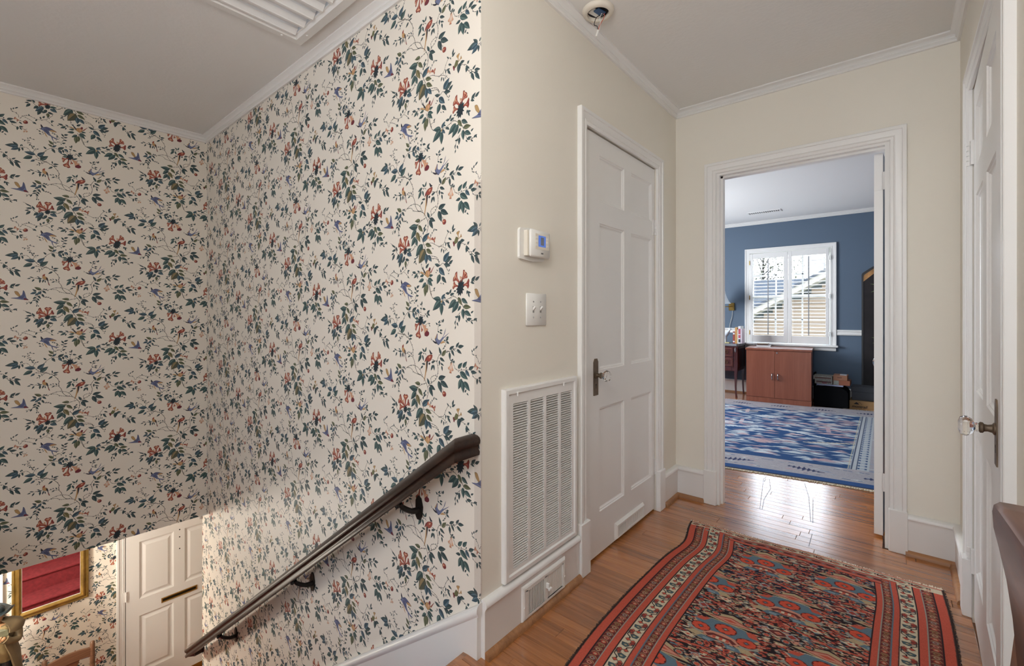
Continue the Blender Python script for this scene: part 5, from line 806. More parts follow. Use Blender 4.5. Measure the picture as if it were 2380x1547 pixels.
# ------------------------------------------------------------------ chair by the right wall
CX_=.064; CH=empty('dining_chair',(-.15,.235,0),'dark walnut chair with a curved crest rail beside the right wall','chair')
def crest():
    # yoke crest in the y-z plane, extruded in x with rounded edge
    top=[(-.075,.985),(-.06,.996),(.03,1.004),(.13,1.012),(.235,1.015),(.34,1.012),(.44,1.006),(.505,1.001),(.535,.998)]
    bot=[(.542,.990),(.536,.978),(.512,.970),(.482,.958),(.460,.940),(.445,.915),(.30,.925),(.235,.928),(.17,.925),(.025,.915),(.01,.940),(-.012,.958),(-.042,.970),(-.066,.976)]
    return top+bot
P=crest(); q=MB(); cen=Vector((.235,.965))
def ins(P,k): return [(cen.x+(y-cen.x)*(1-k*.012),cen.y+(z-cen.y)*(1-k*.07)) for y,z in P]
q.loft([[(CX_+.030,y,z) for y,z in ins(P,1)],[(CX_+.026,y,z) for y,z in P],[(CX_+.004,y,z) for y,z in P],[(CX_,y,z) for y,z in ins(P,1)]]); obj('crest_rail',q,CHAIRW,CH,smooth=50)
for yy in (.030,.440):
    s=1 if yy>.2 else -1
    q=MB(); q.loft([[(CX_+.002+dx,yy+a*w_,z),(CX_+.026+dx,yy+a*w_,z),(CX_+.026+dx,yy-a*w_,z),(CX_+.002+dx,yy-a*w_,z)] for a,w_,z,dx in ((1,.022,.935,0),(1,.021,.80,-.012),(1,.019,.62,-.035),(1,.019,.44,-.05),(1,.018,.2,-.03),(1,.016,0,.02))]); obj('back_post',q,CHAIRW,CH,smooth=40)
q=MB(); q.loft([[(CX_+.006+dx,.235-w_,z),(CX_+.020+dx,.235-w_,z),(CX_+.020+dx,.235+w_,z),(CX_+.006+dx,.235+w_,z)] for w_,z,dx in ((.075,.93,0),(.06,.86,-.006),(.045,.78,-.014),(.07,.66,-.03),(.05,.56,-.04),(.06,.47,-.048))]); obj('back_splat',q,CHAIRW,CH,smooth=40)
q=MB(); q.prism([(-.38,-.035),(.03,.03),(.03,.44),(-.38,.505)],.435,.465,'xy'); obj('seat',q,CHAIRW,CH)
for yy in (.0,.47): q=MB(); q.loft([[(-.36+a,yy+b,z) for a,b in ((-w_,-w_),(w_,-w_),(w_,w_),(-w_,w_))] for w_,z in ((.021,.435),(.016,0))]); obj('leg',q,CHAIRW,CH)
q=MB().box(-.37,-.35,.0,.47,.39,.435); q.box(-.36,.03,.03,.05,.39,.435); q.box(-.36,.03,.42,.44,.39,.435); obj('seat_frame',q,CHAIRW,CH)
# ------------------------------------------------------------------ foyer downstairs
MF=frame((FX+.034,.975,FZ+.010),(0,1,0),(1,0,0))
door4=panel_door('door_4',MF,.880,2.02,.033,[(.104,.391),(.487,.774)],[(.270,.845),(1.012,1.592),(1.690,1.905)],'white six panel front door with a brass mail slot, seen below the stairwell',raised=True)
q=MB(); q.M=MF; q.sweep([(0,0),(0,.004),(-.006,.008),(-.010,.006),(-.012,.003)],[(.284,.886),(.284,.936),(.601,.936),(.601,.886)],True); ms=obj('mail_slot',q,BRASS,door4,label='brass mail slot')
q=MB(); q.M=MF; q.box(.292,.593,.894,.928,0,.003); obj('slot_flap',q,mat('dark_brass','3c3524',.4,.8),ms)
for w_ in (1.594,1.516,1.392):
    q=MB(); q.M=MF; q.tube([(.442,w_,-.001),(.442,w_,.0015)],.0065,10); obj('bolt_hole',q,DARK,door4)
q=MB(); q.M=MF; q.box(.004,.876,.004,.078,0,.003); obj('kick_plate',q,BRASS,door4)
hinge(MF,-.001,1.035,door4,.10,.004); hinge(MF,-.001,.18,door4,.10,.004); hinge(MF,-.001,1.78,door4,.10,.004)
MFW=frame((FX,0,0),(0,1,0),(1,0,0))
kp=[(a*1.0,b*1.0+.022 if b>0 else b) for a,b in KP]
t=MB().sweep(kp,[(.970,FZ),(.970,FZ+2.045),(1.860,FZ+2.045),(1.860,FZ)],M=MFW); trim('trim_12',t,TRIM,'white casing around the front door')
t=MB(); t.M=MFW; t.box(-.02,.166,FZ,-.42,0,.022,.004); t.box(.12,.166,FZ,-.42,.022,.034,.004); trim('trim_13',t,TRIM,'white casing of another foyer doorway left of the gilt mirror')
t=MB().sweep(BP,[(FX,.90),(FX,.17)]); t.v=[(x,y,z+FZ) for x,y,z in t.v]; b=trim('baseboard_foyer',t,TRIM,'white baseboard below the gilt mirror'); b['category']='baseboard'
# gilt mirror
GP=[(0,0),(0,.020),(.006,.030),(.014,.032),(.020,.024),(.028,.026),(.034,.036),(.042,.036),(.048,.024),(.056,.018),(.060,.010),(.060,0)]
q=MB().sweep([(-a,b) for a,b in GP],[(.215,-1.527),(.215,-.62),(.707,-.62),(.707,-1.527)],True,M=MFW)
MI=obj('wall_mirror',q,GOLD,org=(FX,.46,-1.527),smooth=40,label='gilt framed mirror on the floral foyer wall reflecting the red stairs',cat='mirror')
q=MB(); q.M=MFW; q.box(.27,.652,-1.472,-.675,.008,.010); obj('mirror_glass',q,MIRROR,MI)
q=MB().sweep([(0,.009),(0,.014),(.004,.013),(.005,.009)],[(.272,-1.470),(.652,-1.470),(.652,-.677),(.272,-.677)],True,M=MFW); obj('liner',q,PLASTIC,MI)
# wooden chair against the foyer wall
CX2=-5.50; FC=empty('foyer_chair',(CX2,.54,FZ),'honey brown wooden chair standing under the gilt mirror','chair')
for yy in (.388,.690):
    q=MB(); q.tube([(CX2-.10,yy,FZ),(CX2-.02,yy,FZ+.46),(CX2,yy,FZ+.70),(CX2,yy,-1.815),(CX2,yy,-1.790),(CX2,yy,-1.783)],[.017,.019,.019,.018,.015,.006],12); obj('back_post',q,CHAIRL,FC,smooth=50)
N=10; top=[(.388+.302*i/N,-1.838+.022*math.sin(PI*i/N)) for i in range(N+1)]; bot=[(y,z-.072-.010*math.sin(PI*i/N)) for i,(y,z) in enumerate(top)]
q=MB(); q.prism(top+bot[::-1],CX2-.011,CX2+.011,'yz'); obj('crest_rail',q,CHAIRL,FC)
q=MB(); q.prism([(.470,-1.895),(.610,-1.895),(.585,-1.96),(.570,-2.05),(.595,-2.2),(.585,-2.30),(.495,-2.30),(.485,-2.2),(.510,-2.05),(.495,-1.96)],CX2-.006,CX2+.006,'yz'); obj('back_splat',q,CHAIRW,FC)
q=MB(); q.prism([(CX2-.03,.375),(CX2+.38,.345),(CX2+.38,.735),(CX2-.03,.703)],FZ+.44,FZ+.47,'xy'); obj('seat',q,CHAIRL,FC)
for yy in (.37,.71): q=MB(); q.tube([(CX2+.36,yy,FZ),(CX2+.35,yy,FZ+.44)],[.015,.020],10); obj('leg',q,CHAIRL,FC)
q=MB(); q.tube([(CX2+.355,.37,FZ+.2),(CX2+.355,.71,FZ+.2)],.010,8); obj('stretcher',q,CHAIRL,FC)
# carved figure on a pedestal
PX_,PY_,PZ=-5.45,.122,FZ+.72
PD=empty('pedestal',(PX_,PY_,FZ),'dark wooden pedestal carrying the carved figure in the foyer','pedestal')
q=MB(); q.box(PX_-.17,PX_+.17,PY_-.11,PY_+.15,PZ-.03,PZ,.006); obj('top',q,DESKW,PD)
q=MB(); q.box(PX_-.12,PX_+.12,PY_-.08,PY_+.12,FZ+.06,PZ-.03,.004); obj('body',q,DESKW,PD)
q=MB(); q.box(PX_-.15,PX_+.15,PY_-.10,PY_+.14,FZ,FZ+.06,.006); obj('base',q,DESKW,PD)
SKIN=mat('carved_skin','96704f',.5); COAT=mat('carved_coat','5f5039',.55,bump=.3,bscale=25,var=.25,vscale=12); BREE=mat('carved_breeches','85734f',.55,bump=.3,bscale=30,var=.2,vscale=14); HATM=mat('carved_hat','20272a',.35,var=.3,vscale=10); COATI=mat('carved_lapel','5e5d48',.55,var=.3,vscale=20)
SF=empty('carved_figure',(PX_,PY_,PZ),'carved wooden figurine of a man in a tricorn hat and long tan coat','statue')
def P3(f,u,z): return (PX_+f,PY_+u,PZ+z)     # f forward (towards the stairs), u to the picture right, z up
def ringe(c,rx_,ry_,n=14,tilt=0): return [(c[0]+rx_*math.cos(2*PI*k/n),c[1]+ry_*math.sin(2*PI*k/n),c[2]+tilt*math.cos(2*PI*k/n)) for k in range(n)]
q=MB()
q.loft([ringe(P3(0,0,z),a,b) for z,a,b in ((.44,.055,.075),(.50,.062,.082),(.56,.058,.072),(.62,.066,.085),(.68,.060,.090),(.705,.040,.060),(.715,.026,.030),(.74,.026,.028))])
q.ell(P3(.008,.0,.772),(.040,.034,.048),14,10); q.ell(P3(.046,0,.768),(.010,.007,.012),8,6)
for s in (-1,1): q.ell(P3(.040,s*.014,.783),(.006,.006,.004),8,6); q.ell(P3(.002,s*.035,.772),(.008,.005,.013),8,6)
q.ell(P3(.040,0,.748),(.006,.012,.004),8,6)
obj('body',q,SKIN,SF,smooth=60)
q=MB(); q.loft([ringe(P3(.002,0,z),a,b) for z,a,b in ((.43,.062,.082),(.50,.067,.087),(.56,.063,.077),(.62,.071,.090),(.68,.065,.094),(.70,.050,.066))]); obj('waistcoat',q,BREE,SF,smooth=60)
q=MB()
for s,f in ((-1,.01),(1,-.01)): q.loft([ringe(P3(f,s*.036+s*k,z),a,a) for z,a,k in ((.36,.034,.012),(.42,.040,.008),(.48,.048,.002),(.54,.052,-.002),(.60,.050,-.006))])
obj('breeches',q,BREE,SF,smooth=60)
q=MB()
for s,f in ((-1,.02),(1,-.01)):
    q.loft([ringe(P3(f,s*.050,z),a,a*.9) for z,a in ((.03,.030),(.08,.028),(.16,.036),(.26,.040),(.35,.042),(.38,.046),(.40,.046))]); q.ell(P3(f+.035,s*.052,.022),(.062,.026,.022),12,8)
obj('boots',q,HATM,SF,smooth=60)
# coat: open at the front, flaring tails
def coat_ring(z,a,b,gap):
    out=[];n=22
    for k in range(n+1):
        t=gap+(2*PI-2*gap)*k/n; wv=1+.05*math.sin(t*7+z*20)
        out.append(P3(a*math.cos(t)*wv-.005,b*math.sin(t)*wv,z))
    inn=[(PX_+(x-PX_)*.88,PY_+(y-PY_)*.88,z_) for x,y,z_ in out[::-1]]
    return out+inn
q=MB(); q.loft([coat_ring(z,a,b,g) for z,a,b,g in ((.10,.115,.150,.95),(.22,.108,.148,.9),(.34,.098,.140,.8),(.46,.088,.124,.6),(.55,.076,.104,.42),(.62,.078,.106,.34),(.68,.072,.104,.3),(.705,.050,.074,.3))]); obj('coat',q,COAT,SF,smooth=60)
q=MB()
for s,pts in ((1,[(.0,.098,.68),(.012,.112,.61),(.045,.108,.565),(.085,.070,.585),(.096,.040,.615)]),(-1,[(.0,-.105,.68),(.01,-.13,.62),(.04,-.12,.56),(.09,-.07,.53),(.10,-.02,.53)])): q.tube(bez([P3(*p) for p in pts],4),[.030,.030,.030,.030,.029,.029,.028,.028,.027,.026,.026,.025,.025,.025,.026,.027,.029],12)
obj('sleeves',q,COAT,SF,smooth=60)
q=MB()
for s,c in ((1,(.100,.030,.625)),(-1,(.103,-.008,.532))):
    q.ell(P3(*c),(.014,.018,.016),10,8)
    for k in range(4): q.tube([P3(c[0]+.006,c[1]-.010,c[2]+.012-k*.008),P3(c[0]+.012,c[1]-.024+.002*k,c[2]+.014-k*.008),P3(c[0]+.006,c[1]-.034+.003*k,c[2]+.010-k*.008)],[.0052,.005,.004],6)
    q.tube([P3(c[0],c[1]-.004,c[2]+.012),P3(c[0]+.008,c[1]-.012,c[2]+.024)],[.006,.0045],6)
obj('hands',q,SKIN,SF,smooth=60)
def collar(z,a,b,dz): 
    o=[P3(a*math.cos(t)-.004,b*math.sin(t),z+dz*abs(math.sin(t))+.006*math.sin(t*5)) for t in [.45+(2*PI-.9)*k/20 for k in range(21)]]
    return o+[(PX_+(x-PX_)*.9,PY_+(y-PY_)*.9,z_+.004) for x,y,z_ in o[::-1]]
q=MB(); q.loft([collar(.742,.045,.050,0),collar(.728,.072,.092,.0),collar(.705,.092,.135,-.002),collar(.668,.100,.156,-.004),collar(.650,.102,.150,-.012)]); obj('cape_collar',q,COAT,SF,smooth=60)
q=MB(); q.loft([[P3(.070,s_*.012,.70),P3(.082,s_*.055,.68),P3(.084,s_*.060,.64),P3(.078,s_*.02,.60)] for s_ in (-1,1)]); obj('lapels',q,COATI,SF)
q=MB(); R1=lambda r,z,up: [P3(.004+r*math.cos(t)*.95,r*math.sin(t),z+up*(.5+.5*math.cos(3*t+PI))) for t in [2*PI*k/30 for k in range(30)]]
q.loft([R1(.040,.800,0),R1(.075,.800,.0),R1(.098,.806,.030),R1(.094,.812,.034),R1(.060,.806,.004),R1(.044,.812,0),R1(.042,.842,0),R1(.030,.856,0),R1(.004,.860,0)]); obj('tricorn_hat',q,HATM,SF,smooth=60)
q=MB(); q.box(PX_-.09,PX_+.11,PY_-.095,PY_+.095,PZ,PZ+.012,.003); obj('base',q,DESKW,SF)
# ------------------------------------------------------------------ study: shuttered window
wx0,wx1,wz0,wz1=-1.562,-.606,.748,2.022; Y7=7.24
MW=frame((0,Y7,0),(1,0,0),(0,-1,0))
def hollow(mb,u0,u1,w0,w1,b,n0,n1):
    mb.box(u0,u1,w0,w0+b,n0,n1); mb.box(u0,u1,w1-b,w1,n0,n1); mb.box(u0,u0+b,w0+b,w1-b,n0,n1); mb.box(u1-b,u1,w0+b,w1-b,n0,n1)
q=MB(); q.M=MW; hollow(q,WX[0],WX[1],WZ[0],WZ[1],.03,-.10,-.001)
WN=obj('window_1',q,TRIM,org=(-1.08,Y7,.70),label='white double hung window behind the plantation shutters',cat='window',kind='structure')
q=MB().sweep(KP,[(wx0-.002,.742),(wx0-.002,wz1+.004),(wx1+.002,wz1+.004),(wx1+.002,.742)],M=MW); q2=obj('window_casing',q,TRIM,WN,smooth=35)
q=MB(); q.M=MW; q.box(wx0-.085,wx1+.085,.716,.742,.0,.055,.004); obj('window_sill',q,TRIM,WN)
q=MB(); q.M=MW; q.sweep([(0,0),(0,.012),(.008,.018),(.045,.018),(.050,.012),(.050,0)],[(wx0-.06,.716-.050),(wx1+.06,.716-.050)][::1]); obj('sill_apron',q,TRIM,WN)
for nm,(a,b),n0 in (('sash',(1.38,2.03),-.060),('sash',(.73,1.42),-.030)):
    q=MB(); q.M=MW; hollow(q,WX[0]+.03,WX[1]-.03,a,b,.042,n0-.03,n0); uc=(WX[0]+WX[1])/2
    s_=obj(nm,q,TRIM,WN)
    for u in (WX[0]+.03+(WX[1]-WX[0]-.06)*.335,WX[0]+.03+(WX[1]-WX[0]-.06)*.665):
        q=MB(); q.M=MW; q.box(u-.009,u+.009,a+.042,b-.042,n0-.026,n0-.004); obj('muntin',q,TRIM,s_)
    q=MB(); q.M=MW; q.box(WX[0]+.06,WX[1]-.06,(a+b)/2-.009,(a+b)/2+.009,n0-.026,n0-.004); obj('muntin',q,TRIM,s_)
    q=MB(); q.M=MW; q.box(WX[0]+.06,WX[1]-.06,a+.04,b-.04,n0-.017,n0-.013); obj('pane',q,PANE,s_)
lv=None
for si,(a,b,la,lb) in enumerate(((wx0+.004,-1.086,-1.522,-1.136),(-1.082,wx1-.012,-1.040,-.656))):
    q=MB(); q.M=MW; z0,z1=.752,2.014; n0,n1=.004,.030
    q.box(a,la,z0,z1,n0,n1,.003); q.box(lb,b,z0,z1,n0,n1,.003); q.box(la,lb,z0,.853,n0+.002,n1-.002); q.box(la,lb,1.946,z1,n0+.002,n1-.002)
    S_=obj('plantation_shutter',q,TRIM,org=((a+b)/2,Y7-.017,z0),label=('white louvred plantation shutter, the one nearer the swing arm lamp','white louvred plantation shutter, the one nearer the dark arched panel')[si],cat='shutter',group='plantation shutters on the study window')
    for k in range(23):
        z=.853+(1.946-.853)*(k+.5)/23
        q=MB(); q.M=MW; yy=.017; tl=-.13
        q.loft([[(u,z+c_*math.sin(tl)*1+e*math.cos(tl),yy+c_*math.cos(tl)) for c_,e in ((-.021,0),(-.012,.004),(.010,.004),(.021,.001),(.021,-.001),(.010,-.004),(-.012,-.004))] for u in (la+.0005,lb-.0005)]); obj('louver',q,TRIM,S_,smooth=60)
    q=MB(); q.M=MW; uc=la+.515*(lb-la); q.box(uc-.006,uc+.006,.862,1.935,.040,.052,.002); obj('tilt_rod',q,mat('grey_tilt_rod','8f9194',.4),S_)
    for z in (.86,1.36,1.86):
        q=MB(); q.M=MW; u=a-.004 if si==0 else b+.004; q.tube([(u,z,.032),(u,z+.06,.032)],.006,8); obj('hinge',q,BRASS if si==0 else CHROME,S_)
# ------------------------------------------------------------------ outside
def plain(name,c,r=.9,v=.08,vs=3): return mat(name,c,r,var=v,vscale=vs)
g=MB().box(-20,20,7.6,60,-4.6,-4.5); obj('ground_outside',g,plain('lawn','5d6a3c'),label='grass outside the study window',cat='ground',kind='structure')
HS=empty('neighbour_house',(.5,13.5,-4.5),'tan sided neighbouring house with a sloping gable eave outside the window','house')
zr=lambda x:1.206+.571*(x+2.638)
SID=mat('tan_siding','6e6050',.85); FAS=mat('eave_white','7d796f',.7); ROOF=plain('grey_shingle','2f3237',.9,.25,18)
q=MB(); q.prism([(-3.4,-4.5),(6,-4.5),(6,zr(1.2)-.2),(1.2,zr(1.2)-.2),(-3.4,zr(-3.4)-.2)],13.3,13.5,'xz'); obj('gable_wall',q,SID,HS)
b=MB(); 
for k in range(40):
    z=-.5+k*.12; xl=-2.638+(z+.2-1.206)/.571
    b.box(max(-3.4,xl),4,13.285,13.3,z,z+.110)
obj('siding_boards',b,SID,HS,kind='stuff')
q=MB(); q.prism([(-4.2,zr(-4.2)-.02),(1.3,zr(1.3)-.02),(1.3,zr(1.3)+.10),(-4.2,zr(-4.2)+.10)],12.7,12.74,'xz'); q.prism([(-4.2,zr(-4.2)-.04),(1.3,zr(1.3)-.04),(1.3,zr(1.3)-.02),(-4.2,zr(-4.2)-.02)],12.7,13.3,'xz'); obj('eave',q,FAS,HS)
q=MB(); q.prism([(-4.2,zr(-4.2)+.10),(1.3,zr(1.3)+.10),(1.3,zr(1.3)+.16),(-4.2,zr(-4.2)+.16)],12.66,20,'xz'); obj('roof',q,ROOF,HS)
q=MB().box(-1.9,-1.5,16,16.4,1.2,2.85); obj('chimney',q,plain('brick_chimney','9a9590',.9,.2,12),HS)
H2o=empty('far_house',(-5,19,-4.5),'grey roofed house farther behind the tan house','house')
q=MB(); q.prism([(-12,-4.5),(-1.5,-4.5),(-1.5,.3),(-12,.3)],21,21.2,'xz'); obj('wall',q,FAS,H2o)
q=MB(); q.add([(-12,20,.2),(-1.2,20,.2),(-1.2,24,2.75),(-12,24,2.75),(-12,20,.1),(-1.2,20,.1),(-1.2,24,2.65),(-12,24,2.65)],[(0,1,2,3),(7,6,5,4),(0,4,5,1),(1,5,6,2),(2,6,7,3),(3,7,4,0)]); obj('roof',q,ROOF,H2o)
TB=mat('tree_bark','2b251e',.9); TLF=mat('tree_leaves','31351f',.9,var=.3,vscale=2)
for ti,(tx,ty,th_,lab) in enumerate(((-6.3,33,11.4,'sparse leafy tree behind the grey roof, outside the study window'),(-2.6,36,9.0,'bare twiggy tree farther off outside the study window'))):
    T_=empty('garden_tree',(tx,ty,-4.5),lab,'tree',)
    r=random.Random(ti+5); q=MB(); q.tube([(tx,ty,-4.5),(tx+.1,ty,-1),(tx-.1,ty,2),(tx,ty,th_-5)],[.22,.18,.12,.03],8)
    tips=[]
    for k in range(34):
        z=r.uniform(-1,th_-5.5); a=r.uniform(0,6.28); l=r.uniform(.8,2.6); p=(tx+l*math.cos(a),ty+l*math.sin(a),z+l*.7); q.tube([(tx,ty,z),(tx+l*.5*math.cos(a),ty+l*.5*math.sin(a),z+l*.45),p],[.05,.03,.012],5); tips.append(p)
    obj('trunk',q,TB,T_)
    q=MB()
    for p in tips:
        for k in range(70 if ti==0 else 16):
            c=[p[i]+r.gauss(0,.55) for i in range(3)]; s=r.uniform(.05,.11); d=Vector((r.gauss(0,1),r.gauss(0,1),r.gauss(0,1))).normalized()*s; e=Vector((r.gauss(0,1),r.gauss(0,1),r.gauss(0,1))).normalized()*s*.6
            c=Vector(c); q.add([c-d,c+e,c+d,c-e],[(0,1,2,3)])
    obj('leaves',q,TLF,T_,kind='stuff',fix=False)
# second study window (left wall)
q=MB()
for (a,b,c,d) in ((4.3,5.9,.75,.79),(4.3,5.9,2.16,2.2),(4.3,4.34,.79,2.16),(5.86,5.9,.79,2.16),(5.08,5.12,.79,2.16)): q.box(-3.69,-3.595,a,b,c,d)
obj('window_2',q,TRIM,label='white second window in the blue study side wall',cat='window',kind='structure')
q=MB()
for (a,b,c,d) in ((-.95,.1,.55,.60),(-.95,.1,2.10,2.15),(-.95,-.90,.6,2.1),(.05,.1,.6,2.1),(-.90,.05,1.33,1.37)): q.box(a,b,BY-.08,BY+.005,c,d)
obj('window_3',q,TRIM,label='white hall window behind the viewpoint',cat='window',kind='structure')
q=MB()
for (a,b,c,d) in ((-2.80,-2.20,.95,.98),(-2.80,-2.20,1.62,1.65),(-2.80,-2.77,.98,1.62),(-2.23,-2.20,.98,1.62)): q.box(a,b,-1.78,-1.695,c,d)
obj('window_added',q,TRIM,label='white window of the added unseen gallery, lighting the stairwell',cat='window',kind='structure')  # added window frame, its opening lets sky light onto the stair wallpaper
# ------------------------------------------------------------------ study rug
BR=image('blue_rug_pattern',blue_rug()); BRM=rugmat('blue_rug_wool',BR,400)
def br_fn(s,t):      # s 0..1 from right to left (3.5 m), t 0..1 from far to near (3.2 m)
    X0=.165-.02*(1-t); x=X0-3.3*s
    ynear=3.63+.150*(x+.965)+.012*math.sin(s*9); yfar=6.80+.155*(x+.16)
    return x,yfar+(ynear-yfar)*t
BRUG=rug_mesh('study_rug',br_fn,40,40,lambda s,t:.0008*(1+math.sin(s*40)*math.sin(t*13)),BRM,label='blue and grey flat woven rug on the study floor',th=.007)
q=MB()
for i in range(60):
    a=br_fn(i/60,1);b=br_fn((i+1)/60,1); q.add([(a[0],a[1],.005),(b[0],b[1],.005),(b[0],b[1]-.034,.002),(a[0],a[1]-.034,.002)],[(0,1,2,3)])
obj('woven_edge',q,mat('tan_rug_end','a48f70',.95,bump=.4,bscale=300),BRUG,fix=False)
fringe('fringe',BRUG,[br_fn(i/300,1)+(.004,0,-1) for i in range(301)],FR,.045,.005,None,4,2)
fringe('fringe',BRUG,[br_fn(.075+.1*i/60,0)+(.012,0,1) for i in range(61)]+[br_fn(.5+.3*i/60,0)+(.006,0,1) for i in range(61)],FR,.028,.006,None,5,2)
# ------------------------------------------------------------------ cherry cabinet
CB=empty('storage_cabinet',(-1.11,6.90,0),'cherry laminate two door storage cabinet below the window','cabinet'); ca=math.radians(5)
MC=Matrix.Translation((-1.466,6.575,.0096))@Matrix.Rotation(ca,4,'Z')
def cb(n,m,*b,parent=CB,c=0,label=None): q=MB(); q.M=MC; q.box(*b,c); return obj(n,q,m,parent,label=label)
Wc=.722; Dc=.560
cb('body',CABW,0,Wc,.020,Dc,.0,.672); cb('top',CABW,-.008,Wc+.008,-.004,Dc+.004,.672,.700,c=.004)
cb('plinth',CABW,.001,Wc-.001,.004,.020,.0,.062)
for a,b in ((.003,.3265),(.3295,Wc-.003)):
    d=cb('door',CABW,a,b,.001,.020,.066,.668,c=.001); hx=.298 if a<.1 else .363
    q=MB(); q.M=MC; q.tube(bez([(hx,.001,.300),(hx,-.018,.312),(hx,-.020,.338),(hx,-.018,.366),(hx,.001,.378)],4),.0065,8); obj('handle',q,CHROME,d,smooth=60)
q=MB(); q.M=MC; q.tube([(.352,.001,.646),(.352,-.004,.646)],.009,14); obj('lock',q,CHROME,CB)
# books lying on the cabinet
TOP=.7098
def book(name,M,x0,x1,y0,y1,z0,z1,cm,label,group=None):
    c=.0022; q=MB(); q.M=M; q.box(x0,x1,y0,y0+c,z0,z1); q.box(x0,x1,y0,y1,z0,z0+c); q.box(x0,x1,y0,y1,z1-c,z1); B=obj(name,q,cm,label=label,cat='book',group=group)
    q=MB(); q.M=M; q.box(x0+.003,x1-.003,y0+c,y1-.003,z0+c,z1-c); obj('pages',q,mat('book_pages','d9d2c2',.9),B); return B
MBK=Matrix.Translation((-1.39,6.78,0))@Matrix.Rotation(.10,4,'Z')
book('book',MBK,.005,.170,0,.12,TOP,TOP+.026,mat('white_book_cover','cfcfd0',.5),'white book lying flat on the cherry cabinet, lowest of the little pile')
b=book('book',MBK,.012,.140,.005,.11,TOP+.0262,TOP+.043,mat('brown_book_cover','4a332b',.5),'small brown book on the white book on the cherry cabinet')
b=book('book',MBK,.010,.145,.004,.112,TOP+.0432,TOP+.055,mat('cream_book_cover','bdb7ab',.5),'thin pale book topmost of the pile on the cherry cabinet')
# ------------------------------------------------------------------ mahogany bureau
DK=empty('side_bureau',(-1.95,6.95,0),'small mahogany bureau with a grey marble top and slender legs','bureau')
dx0,dx1,dy0,dy1=-2.30,-1.617,6.745,7.20
q=MB().box(dx0,dx1,dy0,dy1,.365,.712,.004); obj('case',q,DESKW,DK)
q=MB(); q.prism([(dx0-.015,dy0-.015),(dx1-.005,dy0-.015),(dx1+.012,dy0+.004),(dx1+.015,dy1),(dx0-.015,dy1)],.712,.742,'xy'); obj('marble_top',q,MARBLE,DK,label='grey veined marble top')
q=MB().sweep([(0,.0),(-.012,.004),(-.012,.010),(0,.014)],[(dx1+.001,dy0+.06),(dx1+.001,dy1-.05)]); 
q=MB(); 
M_=frame((dx1,0,0),(0,1,0),(1,0,0)); q.sweep([(0,0),(0,.004),(-.006,.006),(-.010,.002),(-.010,0)],[(dy0+.06,.40),(dy0+.06,.68),(dy1-.04,.68),(dy1-.04,.40)],True,M=M_); obj('side_panel',q,DESKW,DK)
for r_,(z0,z1) in enumerate(((.560,.695),(.425,.548))):
    for (a,b) in ((-2.27,-1.97),(-1.955,-1.665)):
        q=MB(); q.box(a,b,dy0-.008,dy0,z0,z1,.003); d=obj('drawer',q,DESKW,DK)
        q=MB(); MDK=frame((0,dy0-.008,0),(1,0,0),(0,-1,0)); q.sweep([(0,0),(0,.002),(-.004,.003),(-.006,0)],[(a+.018,z0+.016),(a+.018,z1-.016),(b-.018,z1-.016),(b-.018,z0+.016)],True,M=MDK); obj('inlay',q,mat('inlay','6b3f30',.4),d)
        c=((a+b)/2 if b<-1.9 else -1.752); q=MB()
        q.loft([[ (c+ (.019+.003*math.cos(v))*math.cos(u), dy0-.012-.003*math.sin(v), (z0+z1)/2+(.019+.003*math.cos(v))*math.sin(u)) for v in [2*PI*k/6 for k in range(6)]] for u in [2*PI*j/20 for j in range(20)]],False,True); obj('ring_pull',q,BRASS,d,smooth=60)
for (x,y) in ((dx1-.02,dy0+.02),(dx0+.02,dy0+.02),(dx1-.02,dy1-.03),(dx0+.02,dy1-.03)):
    s=1 if x>-1.9 else -1
    q=MB(); q.loft([[(x+s*o+a,y-o*.8+b,z) for a,b in ((-w_,-w_),(w_,-w_),(w_,w_),(-w_,w_))] for z,w_,o in ((.71,.022,.0),(.56,.022,.004),(.44,.022,.006),(.40,.020,.004),(.30,.016,.0),(.16,.011,-.003),(.06,.009,.002),(.015,.011,.008),(0,.011,.009))]); obj('leg',q,DESKW,DK,smooth=50)
q=MB(); q.ell((dx1-.02,dy0-.004,.655),(.014,.006,.032),10,8); q.ell((dx1-.02,dy0-.006,.680),(.010,.006,.012),10,8); obj('leg_mount',q,mat('pewter_mount','6a6466',.4,.7),DK,smooth=60)
# books standing on the bureau
GB='books standing in a row on the bureau'
def sbook(x0,w_,z,d,cm,label,band=None):
    q=MB(); q.box(x0,x0+w_,6.86,6.86+d,.7425,.7425+z,.0015); B=obj('book',q,cm,label=label,cat='book',group=GB)
    q=MB(); q.box(x0+.002,x0+w_-.002,6.862,6.86+d-.002,.7425+z,.7425+z+.0006); obj('pages',q,mat('page_edges','e0d9c8',.9),B)
    for (a,b,c_) in band or (): q=MB(); q.box(x0+.003,x0+w_-.003,6.8592,6.86,.7425+a,.7425+b); obj('spine_label',q,c_,B)
RD,WH,OR=mat('red_cover','8e3f37',.5),mat('white_cover','d5d8dc',.5),mat('tan_cover','b98a52',.5); BKc=mat('black_print','2a2a30',.6); RDp=mat('red_print','b0465a',.6)
sbook(-1.700,.026,.165,.14,RD,'red spined book, leftmost of the standing row on the bureau',[(.125,.148,WH),(.016,.034,WH)])
sbook(-1.672,.028,.225,.17,OR,'tan spined book beside the red one on the bureau')
sbook(-1.642,.010,.195,.15,IVORY,'thin cream book between the tan and the lettered white books')
sbook(-1.630,.030,.240,.17,WH,'white book with red and black spine lettering on the bureau',[(.130,.205,RDp),(.075,.120,RDp),(.015,.06,BKc)])
sbook(-1.598,.016,.205,.16,mat('pinkish_cover','cdbfca',.5),'pale pink book, rightmost of the standing row on the bureau')
